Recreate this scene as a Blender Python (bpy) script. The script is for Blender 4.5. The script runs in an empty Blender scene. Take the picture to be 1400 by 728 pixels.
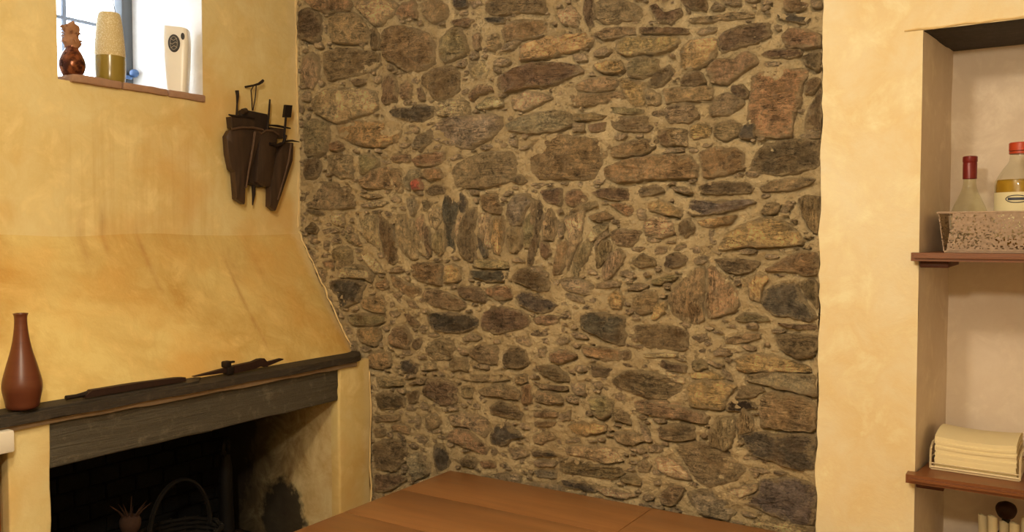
import bpy, bmesh, math, random
import numpy as np
from mathutils import Vector, Matrix, noise

# ------------------------------------------------------------------ camera, world, lights, exposure
SC = bpy.context.scene
COL = SC.collection
cam_data = bpy.data.cameras.new('camera')
cam = bpy.data.objects.new('camera', cam_data)
COL.objects.link(cam)
cam.location = (0, 0, 1.62)
cam.rotation_euler = (math.pi/2 - math.atan(46/1166), 0, math.radians(32.57))
cam_data.sensor_width = 36
cam_data.lens = 36*1166/1400
cam_data.clip_start = 0.05
SC.camera = cam

world = bpy.data.worlds.new('daylight')
SC.world = world
world.use_nodes = True
wn = world.node_tree.nodes['Background']
wn.inputs[0].default_value = (0.86, 0.93, 1.0, 1)
wn.inputs[1].default_value = 8.0

def lamp(name, loc, power, col, size, aim=None, kind='POINT'):
    d = bpy.data.lights.new(name, kind)
    d.energy = power; d.color = col
    if kind == 'AREA':
        d.shape = 'DISK'; d.size = size
    else:
        d.shadow_soft_size = size
    o = bpy.data.objects.new(name, d); COL.objects.link(o); o.location = loc
    if aim:
        o.rotation_euler = (Vector(aim)-Vector(loc)).to_track_quat('-Z', 'Y').to_euler()
    return o
WARM = (1.0, 0.86, 0.65)
lamp('ceiling_lamp_light', (-0.42, 0.0, 2.22), 60, WARM, 0.07)
lamp('top_fill_light', (-0.9, 0.5, 2.66), 46, WARM, 0.09)  # fill light added near the ceiling to bring out stone relief, no wall lamp

SC.view_settings.view_transform = 'Standard'
SC.view_settings.look = 'None'
SC.view_settings.gamma = 1
SC.view_settings.use_curve_mapping = False
SC.view_settings.exposure = 0.0
SC.cycles.use_denoising = True
SC.cycles.max_bounces = 8
random.seed(7)
rng = np.random.default_rng(11)

# ------------------------------------------------------------------ helpers
def lin(c):
    return tuple((x/12.92 if x <= .04045 else ((x+.055)/1.055)**2.4) for x in c)

class NT:
    """tiny wrapper round a material's node tree"""
    def __init__(s, name):
        s.m = bpy.data.materials.new(name); s.m.use_nodes = True
        s.t = s.m.node_tree; s.b = s.t.nodes['Principled BSDF']
        s.pos = None
    def n(s, typ, **kw):
        nd = s.t.nodes.new(typ)
        for k, v in kw.items(): setattr(nd, k, v)
        return nd
    def put(s, sock, v):
        if isinstance(v, bpy.types.NodeSocket): s.t.links.new(v, sock)
        elif isinstance(v, tuple) and len(v) == 3 and sock.type == 'RGBA': sock.default_value = (*v, 1)
        else: sock.default_value = v
    def P(s):
        if s.pos is None: s.pos = s.n('ShaderNodeNewGeometry').outputs['Position']
        return s.pos
    def mapv(s, scale=(1,1,1), rot=(0,0,0), loc=(0,0,0), src=None):
        m = s.n('ShaderNodeMapping'); s.put(m.inputs[0], src or s.P())
        m.inputs['Scale'].default_value = scale; m.inputs['Rotation'].default_value = rot; m.inputs['Location'].default_value = loc
        return m.outputs[0]
    def noise(s, scale=5, detail=5, rough=.55, vec=None, dist=0, col=False):
        x = s.n('ShaderNodeTexNoise'); s.put(x.inputs['Vector'], vec or s.P())
        x.inputs['Scale'].default_value = scale; x.inputs['Detail'].default_value = detail
        x.inputs['Roughness'].default_value = rough; x.inputs['Distortion'].default_value = dist
        return x.outputs['Color' if col else 'Fac']
    def vor(s, scale=20, vec=None, feat='F1'):
        x = s.n('ShaderNodeTexVoronoi', feature=feat); s.put(x.inputs['Vector'], vec or s.P())
        x.inputs['Scale'].default_value = scale
        return x.outputs['Distance']
    def ramp(s, fac, stops, interp='LINEAR'):
        r = s.n('ShaderNodeValToRGB'); s.put(r.inputs[0], fac)
        e = r.color_ramp; e.interpolation = interp
        while len(e.elements) < len(stops): e.elements.new(.5)
        for el, (p, c) in zip(e.elements, stops):
            el.position = p; el.color = (c, c, c, 1) if not isinstance(c, tuple) else (*c, 1)
        return r.outputs[0]
    def math(s, op, a, b=0.0, c=None, clamp=False):
        x = s.n('ShaderNodeMath', operation=op, use_clamp=clamp); s.put(x.inputs[0], a); s.put(x.inputs[1], b)
        if c is not None: s.put(x.inputs[2], c)
        return x.outputs[0]
    def mix(s, fac, a, b, blend='MIX'):
        x = s.n('ShaderNodeMix', data_type='RGBA', blend_type=blend)
        s.put(x.inputs[0], fac); s.put(x.inputs[6], a); s.put(x.inputs[7], b)
        return x.outputs[2]
    def sep(s, v=None):
        x = s.n('ShaderNodeSeparateXYZ'); s.put(x.inputs[0], v or s.P()); return x.outputs
    def bump(s, h, strength=.5, dist=.01):
        x = s.n('ShaderNodeBump'); s.put(x.inputs['Height'], h)
        x.inputs['Strength'].default_value = strength; x.inputs['Distance'].default_value = dist
        if s.b.inputs['Normal'].links: s.t.links.new(s.b.inputs['Normal'].links[0].from_socket, x.inputs['Normal'])
        s.t.links.new(x.outputs[0], s.b.inputs['Normal'])
    def set(s, **kw):
        for k, v in kw.items(): s.put(s.b.inputs[k.replace('_', ' ')], v)
        return s.m

def simple(name, col, rough=.6, nscale=30, var=.25, metal=0, bump=.15, bd=.003, **kw):
    t = NT(name)
    f = t.noise(nscale, 5, .6)
    c = t.mix(f, tuple(x*(1-var) for x in col), tuple(min(1, x*(1+var)) for x in col))
    t.set(Base_Color=c, Roughness=rough, Metallic=metal, **kw)
    if bump: t.bump(f, bump, bd)
    return t.m

def link(o, parent=None):
    COL.objects.link(o)
    if parent is not None: o.parent = parent
    return o
def tag(o, label=None, cat=None, group=None, kind=None):
    if label: o['label'] = label
    if cat: o['category'] = cat
    if group: o['group'] = group
    if kind: o['kind'] = kind
    return o
def thing(name, loc, label, cat, group=None, rz=0):
    o = bpy.data.objects.new(name, None); o.empty_display_size = .05
    o.location = loc; o.rotation_euler = (0, 0, rz); link(o)
    return tag(o, label, cat, group)
def obj(name, bm, mat, parent=None, smooth=True, loc=None, angle=None):
    """link a bmesh as one object; with a parent, coordinates are the parent's own"""
    bmesh.ops.recalc_face_normals(bm, faces=bm.faces)
    me = bpy.data.meshes.new(name); bm.to_mesh(me); bm.free()
    for m in (mat if isinstance(mat, (list, tuple)) else [mat]): me.materials.append(m)
    if smooth:
        for p in me.polygons: p.use_smooth = True
        me.set_sharp_from_angle(angle=math.radians(angle or 38))
    o = bpy.data.objects.new(name, me); link(o, parent)
    if loc: o.location = loc
    return o
def B(): return bmesh.new()
def box(bm, lo, hi, bev=0, seg=2, mi=0, wob=0):
    v = [bm.verts.new((x, y, z)) for x in (lo[0], hi[0]) for y in (lo[1], hi[1]) for z in (lo[2], hi[2])]
    idx = [(0,1,3,2),(4,6,7,5),(0,4,5,1),(2,3,7,6),(0,2,6,4),(1,5,7,3)]
    fs = [bm.faces.new([v[i] for i in q]) for q in idx]
    for f_ in fs: f_.material_index = mi
    if wob:
        for q in v: q.co += Vector([random.uniform(-wob, wob) for _ in range(3)])
    if bev:
        es = list({e for f_ in fs for e in f_.edges})
        bmesh.ops.bevel(bm, geom=es, offset=bev, segments=seg, affect='EDGES', profile=.5)
    return v
def lathe(bm, prof, seg=32, c=(0,0,0), cap=True, mi=0, sy=1.0):
    rings = []
    for r, z in prof:
        rings.append([bm.verts.new((c[0]+r*math.cos(2*math.pi*k/seg), c[1]+sy*r*math.sin(2*math.pi*k/seg), c[2]+z)) for k in range(seg)])
    for a, b in zip(rings, rings[1:]):
        for k in range(seg):
            f_ = bm.faces.new((a[k], a[(k+1) % seg], b[(k+1) % seg], b[k])); f_.material_index = mi
    if cap:
        for r in (rings[0], rings[-1]):
            f_ = bm.faces.new(r); f_.material_index = mi
    return rings
def smoothprof(pts, n=6):
    """Catmull-Rom through profile points"""
    P = [pts[0]] + list(pts) + [pts[-1]]; out = []
    for i in range(1, len(P)-2):
        p0, p1, p2, p3 = [np.array(q, float) for q in P[i-1:i+3]]
        for k in range(n):
            t = k/n
            out.append(tuple(.5*((2*p1)+(-p0+p2)*t+(2*p0-5*p1+4*p2-p3)*t*t+(-p0+3*p1-3*p2+p3)*t**3)))
    out.append(tuple(map(float, pts[-1])))
    return out
def tube(bm, pts, rad, seg=8, closed=False, mi=0):
    pts = [Vector(p) for p in pts]
    rs = rad if isinstance(rad, (list, tuple)) else [rad]*len(pts)
    rings = []; up = Vector((0, 0, 1)); n = len(pts); prev = None
    for i, p in enumerate(pts):
        if closed: d = pts[(i+1) % n]-pts[i-1]
        else: d = pts[min(i+1, n-1)]-pts[max(i-1, 0)]
        d.normalize()
        a = prev - d*prev.dot(d) if prev is not None else (up if abs(d.z) < .9 else Vector((1, 0, 0))).cross(d)
        a.normalize(); prev = a; b = d.cross(a)
        rings.append([bm.verts.new(p+rs[i]*(math.cos(2*math.pi*k/seg)*a+math.sin(2*math.pi*k/seg)*b)) for k in range(seg)])
    pr = list(zip(rings, rings[1:])) + ([(rings[-1], rings[0])] if closed else [])
    for a, b in pr:
        for k in range(seg):
            f_ = bm.faces.new((a[k], a[(k+1) % seg], b[(k+1) % seg], b[k])); f_.material_index = mi
    if not closed:
        bm.faces.new(rings[0][::-1]); bm.faces.new(rings[-1])
def grid(bm, fn, nu, nv, mi=0):
    vs = [[bm.verts.new(fn(i/nu, j/nv)) for j in range(nv+1)] for i in range(nu+1)]
    for i in range(nu):
        for j in range(nv):
            f_ = bm.faces.new((vs[i][j], vs[i+1][j], vs[i+1][j+1], vs[i][j+1])); f_.material_index = mi
    return vs
def fbm(x, y, z, o=3):
    s = 0; a = .5
    for _ in range(o):
        s += a*noise.noise(Vector((x, y, z))); x *= 2.1; y *= 2.1; z *= 2.1; a *= .5
    return s

# ------------------------------------------------------------------ materials
def plaster(name, light, deep, streak=False, bumpy=.3):
    t = NT(name)
    a = t.noise(2.3, 6, .6, dist=.6); b = t.noise(9, 6, .65, dist=.4); c = t.noise(60, 4, .6)
    f = t.math('ADD', t.math('MULTIPLY', a, .65), t.math('MULTIPLY', b, .45))
    base = t.mix(t.ramp(f, [(.42, 0), (.64, 1)]), light, deep)
    base = t.mix(t.math('MULTIPLY', t.ramp(b, [(.50, 0), (.68, 1)]), .55), base, tuple(min(1, x*1.18+.03) for x in light))
    if streak:
        X, Y, Z = t.sep()
        # old run marks: fine vertical drips below the window, two long ones down the hood
        sv = t.mapv(scale=(1, 42, 1.6))
        dr = t.ramp(t.noise(1.0, 4, .6, vec=sv), [(.46, 0), (.72, 1)])
        zone = t.math('MULTIPLY', t.ramp(t.math('MULTIPLY', t.math('SUBTRACT', Z, 1.45), 1.5), [(0, 0), (.25, 1), (.7, 1), (.95, 0)]),
                      t.ramp(t.math('SUBTRACT', Y, 1.45), [(0, 0), (.15, 1), (.55, 1), (.75, 0)]))
        base = t.mix(t.math('MULTIPLY', t.math('MULTIPLY', dr, zone), .34), base, tuple(x*k for x, k in zip(deep, (.78, .62, .45))))
        wob = t.math('MULTIPLY', t.math('SUBTRACT', t.noise(5, 3), .5), .016)
        for yc, z0, z1, w, s in ((1.755, 1.40, 1.66, .018, .30), (2.075, 1.19, 1.56, .014, .42), (2.10, 1.40, 1.60, .03, .22), (1.63, 1.52, 1.72, .016, .34), (1.555, 1.50, 1.70, .018, .28), (2.21, 1.42, 1.58, .03, .25)):
            d = t.math('ABSOLUTE', t.math('SUBTRACT', t.math('ADD', Y, wob), yc))
            m = t.math('SUBTRACT', 1.0, t.math('DIVIDE', d, w), clamp=True)
            zz = t.math('MULTIPLY', t.math('DIVIDE', t.math('SUBTRACT', Z, z0), .05, clamp=True), t.math('DIVIDE', t.math('SUBTRACT', z1, Z), .05, clamp=True))
            zz = t.math('MULTIPLY', zz, t.math('MULTIPLY', t.ramp(t.noise(14, 4, vec=t.mapv(loc=(yc*9, 0, 0))), [(.3, .3), (.6, 1)]), s*1.2))
            base = t.mix(t.math('MULTIPLY', m, zz), base, lin((.62, .38, .13)))
        # bare pale lime where the plaster feathers out against the stones
        ed = t.math('ADD', t.math('MULTIPLY', t.math('SUBTRACT', Y, 2.44), 16), t.math('MULTIPLY', t.math('SUBTRACT', b, .5), 1.6), clamp=True)
        # orange bloom patches on the hood
        hz = t.math('MULTIPLY', t.ramp(t.noise(3.2, 3), [(.5, 0), (.7, 1)]), .5)
        base = t.mix(hz, base, lin((.84, .63, .30)))
        base = t.mix(t.math('MULTIPLY', ed, .75), base, lin((.90, .83, .66)))
    t.set(Base_Color=base, Roughness=.82)
    t.bump(t.math('ADD', t.math('MULTIPLY', b, .8), t.math('MULTIPLY', c, .25)), bumpy, .01)
    return t.m
M = {}
M['yellow'] = plaster('ochre_plaster', lin((.90, .83, .61)), lin((.85, .74, .47)), True)
M['hood'] = plaster('golden_plaster', lin((.87, .78, .51)), lin((.75, .60, .31)), True, .5)
M['yellow2'] = plaster('pale_ochre_plaster', lin((.95, .91, .79)), lin((.92, .83, .63)))
M['niche'] = plaster('niche_plaster', lin((.93, .87, .80)), lin((.88, .81, .73)), bumpy=.15)
M['reveal'] = plaster('white_reveal', lin((.93, .92, .90)), lin((.86, .85, .84)), bumpy=.2)
M['ceiling'] = plaster('ceiling_plaster', lin((.92, .88, .80)), lin((.88, .83, .72)), bumpy=.2)
M['lime'] = plaster('lime_edge', lin((.92, .83, .63)), lin((.87, .75, .52)), bumpy=.5)

def stone_mat():
    t = NT('field_stone')
    oi = t.n('ShaderNodeObjectInfo'); oc = oi.outputs['Color']
    sc = t.n('ShaderNodeVectorMath', operation='SCALE'); t.put(sc.inputs[0], oc)
    a = t.noise(28, 8, .75, dist=.4)
    lh = t.noise(1, 7, .74, vec=t.mapv(scale=(20, 30, 62)), dist=1.6)
    lv = t.noise(1, 7, .74, vec=t.mapv(scale=(85, 30, 12), rot=(0, math.radians(8), 0)), dist=.9)
    lay = t.mix(oi.outputs['Alpha'], lv, lh)      # split layers lie flat, upright in the arch
    fine = t.noise(140, 6, .75)
    k = t.math('ADD', t.math('ADD', t.math('MULTIPLY', a, 3.6), t.math('MULTIPLY', lay, 1.2)), t.math('MULTIPLY', fine, 1.6))
    k = t.math('MULTIPLY', t.math('SUBTRACT', k, 2.22), 2.55)
    t.put(sc.inputs['Scale'], t.math('MAXIMUM', k, .28))
    c = sc.outputs[0]
    rust = t.ramp(t.noise(9, 5, .6, vec=t.mapv(loc=(5, 3, 1))), [(.50, 0), (.66, 1)])
    c = t.mix(t.math('MULTIPLY', rust, .42), c, lin((.60, .45, .26)))
    dk = t.ramp(t.noise(13, 6, .65, vec=t.mapv(loc=(1, 8, 6))), [(.54, 0), (.70, 1)])
    c = t.mix(t.math('MULTIPLY', dk, .55), c, lin((.26, .22, .17)))
    cr = t.ramp(t.noise(26, 8, .8, vec=t.mapv(loc=(2, 7, 1))), [(.56, 0), (.68, 1)])
    c = t.mix(t.math('MULTIPLY', cr, .5), c, lin((.80, .74, .62)))
    fn = t.noise(1, 5, .65, vec=t.mix(oi.outputs['Alpha'], t.mapv(scale=(48, 20, 7), loc=(4, 0, 2)), t.mapv(scale=(7, 20, 48), loc=(3, 0, 8))), dist=1.5)
    fis = t.ramp(t.math('ABSOLUTE', t.math('SUBTRACT', fn, .5)), [(.0, 1), (.022, 0)])
    fis = t.math('MULTIPLY', fis, t.ramp(t.noise(8, 3, .5, vec=t.mapv(loc=(3, 3, 9))), [(.42, 0), (.55, 1)]))
    c = t.mix(t.math('MULTIPLY', fis, .8), c, lin((.12, .09, .06)))
    # lime pointing smeared over the stones' edges and left in their hollows
    at = t.n('ShaderNodeAttribute', attribute_name='pointing').outputs['Fac']
    n1 = t.noise(22, 7, .75, vec=t.mapv(loc=(9, 1, 4)))
    f_ = t.math('ADD', t.math('MULTIPLY', at, .40), t.math('ADD', t.math('MULTIPLY', n1, 1.25), t.math('MULTIPLY', t.math('SUBTRACT', fine, .5), .5)))
    c = t.mix(t.math('MULTIPLY', t.ramp(f_, [(.74, 0), (.92, 1)]), .8), c, t.mix(fine, lin((.66, .56, .41)), lin((.93, .85, .69))))
    t.set(Base_Color=c, Roughness=t.ramp(a, [(.3, .55), (.7, .9)]))
    t.bump(t.math('SUBTRACT', t.math('ADD', t.math('ADD', t.math('MULTIPLY', lay, 1.6), a), t.math('MULTIPLY', fine, .6)), t.math('MULTIPLY', fis, .5)), 1.0, .026)
    return t.m
M['stone'] = stone_mat()
def mortar_mat():
    t = NT('lime_mortar')
    a = t.noise(6, 6, .65); b = t.noise(45, 6, .7); g = t.noise(160, 4, .7)
    c = t.mix(t.ramp(a, [(.35, 0), (.7, 1)]), lin((.77, .68, .52)), lin((.93, .85, .68)))
    c = t.mix(t.ramp(b, [(.32, .7), (.45, 0)]), c, lin((.50, .42, .30)))
    c = t.mix(t.ramp(t.vor(70), [(.0, .6), (.2, 0)]), c, lin((.82, .77, .66)))
    t.set(Base_Color=c, Roughness=.95)
    t.bump(t.math('ADD', b, t.math('MULTIPLY', g, .5)), 1.0, .022)
    return t.m
M['mortar'] = mortar_mat()

def slate_mat(name, col, col2):
    t = NT(name)
    a = t.noise(1, 7, .7, vec=t.mapv(scale=(30, 4, 60)), dist=.8); b = t.noise(25, 6, .7)
    c = t.mix(a, col, col2)
    c = t.mix(t.math('MULTIPLY', t.ramp(b, [(.55, 0), (.75, 1)]), .5), c, tuple(min(1, x*2.4) for x in col2))
    t.set(Base_Color=c, Roughness=.72)
    t.bump(t.math('ADD', a, t.math('MULTIPLY', b, .6)), .9, .008)
    return t.m
M['slate'] = slate_mat('dark_slate', lin((.13, .11, .085)), lin((.27, .23, .18)))
M['lintel'] = slate_mat('grey_lintel', lin((.24, .22, .175)), lin((.38, .35, .29)))

def soot_mat():
    t = NT('sooty_brick')
    a = t.noise(7, 6, .65); b = t.noise(40, 5, .7)
    c = t.mix(t.ramp(a, [(.4, 0), (.7, 1)]), lin((.03, .025, .02)), lin((.08, .06, .045)))
    t.set(Base_Color=c, Roughness=.95)
    t.bump(t.math('ADD', a, b), .8, .01)
    return t.m
M['soot'] = soot_mat()
def cheek_mat():
    # plaster near the opening, soot deeper in and in one patch low down
    t = NT('smoked_cheek_plaster')
    X, Y, Z = t.sep()
    a = t.noise(8, 6, .7, dist=.5); b = t.noise(22, 5, .6)
    base = t.mix(t.ramp(a, [(.35, 0), (.7, 1)]), lin((.90, .82, .62)), lin((.80, .64, .38)))
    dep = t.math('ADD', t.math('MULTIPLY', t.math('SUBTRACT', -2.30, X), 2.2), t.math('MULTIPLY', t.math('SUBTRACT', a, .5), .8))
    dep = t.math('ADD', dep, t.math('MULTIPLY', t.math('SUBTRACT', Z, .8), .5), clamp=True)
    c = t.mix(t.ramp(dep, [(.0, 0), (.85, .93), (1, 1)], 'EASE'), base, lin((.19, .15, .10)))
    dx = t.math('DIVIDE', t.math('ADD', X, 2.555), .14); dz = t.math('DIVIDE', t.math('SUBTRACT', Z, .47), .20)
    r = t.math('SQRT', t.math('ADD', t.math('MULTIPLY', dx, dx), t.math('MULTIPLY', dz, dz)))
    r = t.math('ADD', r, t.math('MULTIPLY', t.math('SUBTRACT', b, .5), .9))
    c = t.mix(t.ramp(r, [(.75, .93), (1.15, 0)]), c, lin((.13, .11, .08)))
    t.set(Base_Color=c, Roughness=.9); t.bump(b, .4, .006)
    return t.m
M['cheek'] = cheek_mat()

def wood_mat(name, c1, c2, c3, axis='X', rough=.42, scale=1.0):
    t = NT(name)
    oi = t.n('ShaderNodeObjectInfo')
    off = t.n('ShaderNodeCombineXYZ'); t.put(off.inputs[1], t.math('MULTIPLY', oi.outputs['Random'], 7.0))
    ad = t.n('ShaderNodeVectorMath', operation='ADD'); t.put(ad.inputs[0], t.P()); t.put(ad.inputs[1], off.outputs[0])
    s = {'X': (1.2, 16, 16), 'Y': (16, 1.2, 16), 'Z': (16, 16, 1.2)}[axis]
    v = t.mapv(scale=tuple(x*scale for x in s), src=ad.outputs[0])
    g = t.noise(1, 6, .6, vec=v, dist=1.0)
    fine = t.noise(1, 4, .6, vec=t.mapv(scale=tuple(x*7 for x in s), src=ad.outputs[0]))
    big = t.noise(2.2, 3, .5)
    c = t.mix(t.ramp(g, [(.3, 0), (.7, 1)]), c1, c2)
    c = t.mix(t.ramp(big, [(.35, 0), (.7, .7)]), c, c3)
    c = t.mix(t.math('MULTIPLY', fine, .3), c, tuple(x*.55 for x in c1))
    t.set(Base_Color=c, Roughness=t.math('ADD', rough-.06, t.math('MULTIPLY', g, .14)))
    t.bump(t.math('ADD', g, t.math('MULTIPLY', fine, .4)), .12, .003)
    return t.m
M['table'] = wood_mat('table_wood', lin((.53, .36, .21)), lin((.69, .49, .30)), lin((.61, .43, .26)), 'X', .38)
M['shelf'] = wood_mat('shelf_wood', lin((.44, .26, .14)), lin((.58, .36, .20)), lin((.51, .31, .17)), 'X', .35)
M['cleat'] = wood_mat('cleat_wood', lin((.30, .14, .07)), lin((.38, .19, .10)), lin((.33, .16, .08)), 'Y', .5)
M['cabinet'] = wood_mat('cabinet_wood', lin((.50, .22, .09)), lin((.62, .30, .13)), lin((.55, .25, .10)), 'Z', .45)
M['oldwood'] = wood_mat('old_dark_wood', lin((.09, .06, .04)), lin((.36, .26, .18)), lin((.20, .14, .095)), 'Z', .5, 1.6)
M['iron'] = simple('old_iron', lin((.16, .12, .10)), .55, 60, .35, .5)
M['dirtylime'] = simple('dirty_lime', lin((.58, .49, .38)), .9, 40, .3, 0, .5, .005)
M['darkwood'] = wood_mat('darker_old_wood', lin((.09, .065, .05)), lin((.24, .17, .12)), lin((.16, .11, .08)), 'Z', .55, 1.8)
M['palewood'] = wood_mat('pale_wood_edge', lin((.24, .17, .12)), lin((.44, .33, .24)), lin((.34, .25, .18)), 'Z', .5, 1.8)  # paler wood for the sheaths' rims and ribs
M['black'] = simple('sooty_iron', lin((.07, .055, .05)), .7, 60, .3, .2)
M['rust'] = simple('rusty_iron', lin((.20, .12, .09)), .6, 70, .4, .35)
M['cord'] = simple('dark_cord', lin((.17, .11, .07)), .85, 200, .3)
M['tile'] = simple('terracotta_tile', lin((.64, .50, .40)), .85, 55, .22, 0, .5, .004)
M['floor'] = simple('floor_stone', lin((.45, .36, .28)), .7, 6, .2)
M['frame'] = simple('window_frame_paint', lin((.36, .38, .40)), .6, 30, .1)
M['bar'] = simple('window_bar_paint', lin((.55, .60, .68)), .6, 30, .08)
M['blue'] = simple('blue_paint', lin((.28, .40, .58)), .4, 30, .1)
M['marble'] = simple('white_worktop', lin((.93, .90, .84)), .3, 12, .05, 0, 0)

def thin_glass(name, tint, gloss=.04):
    """a wall of glass: lets light straight through, mirrors a little, more at a grazing look"""
    t = NT(name); t.t.nodes.remove(t.b)
    tr = t.n('ShaderNodeBsdfTransparent'); t.put(tr.inputs[0], tint)
    gl = t.n('ShaderNodeBsdfGlossy'); gl.inputs['Roughness'].default_value = gloss
    fr = t.n('ShaderNodeLayerWeight'); fr.inputs[0].default_value = .5
    fr = t.math('ADD', t.math('MULTIPLY', t.math('POWER', fr.outputs['Facing'], 3.5), .5), .035)
    mx = t.n('ShaderNodeMixShader'); t.put(mx.inputs[0], fr); t.put(mx.inputs[1], tr.outputs[0]); t.put(mx.inputs[2], gl.outputs[0])
    t.put(t.t.nodes['Material Output'].inputs[0], mx.outputs[0])
    return t.m

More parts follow.
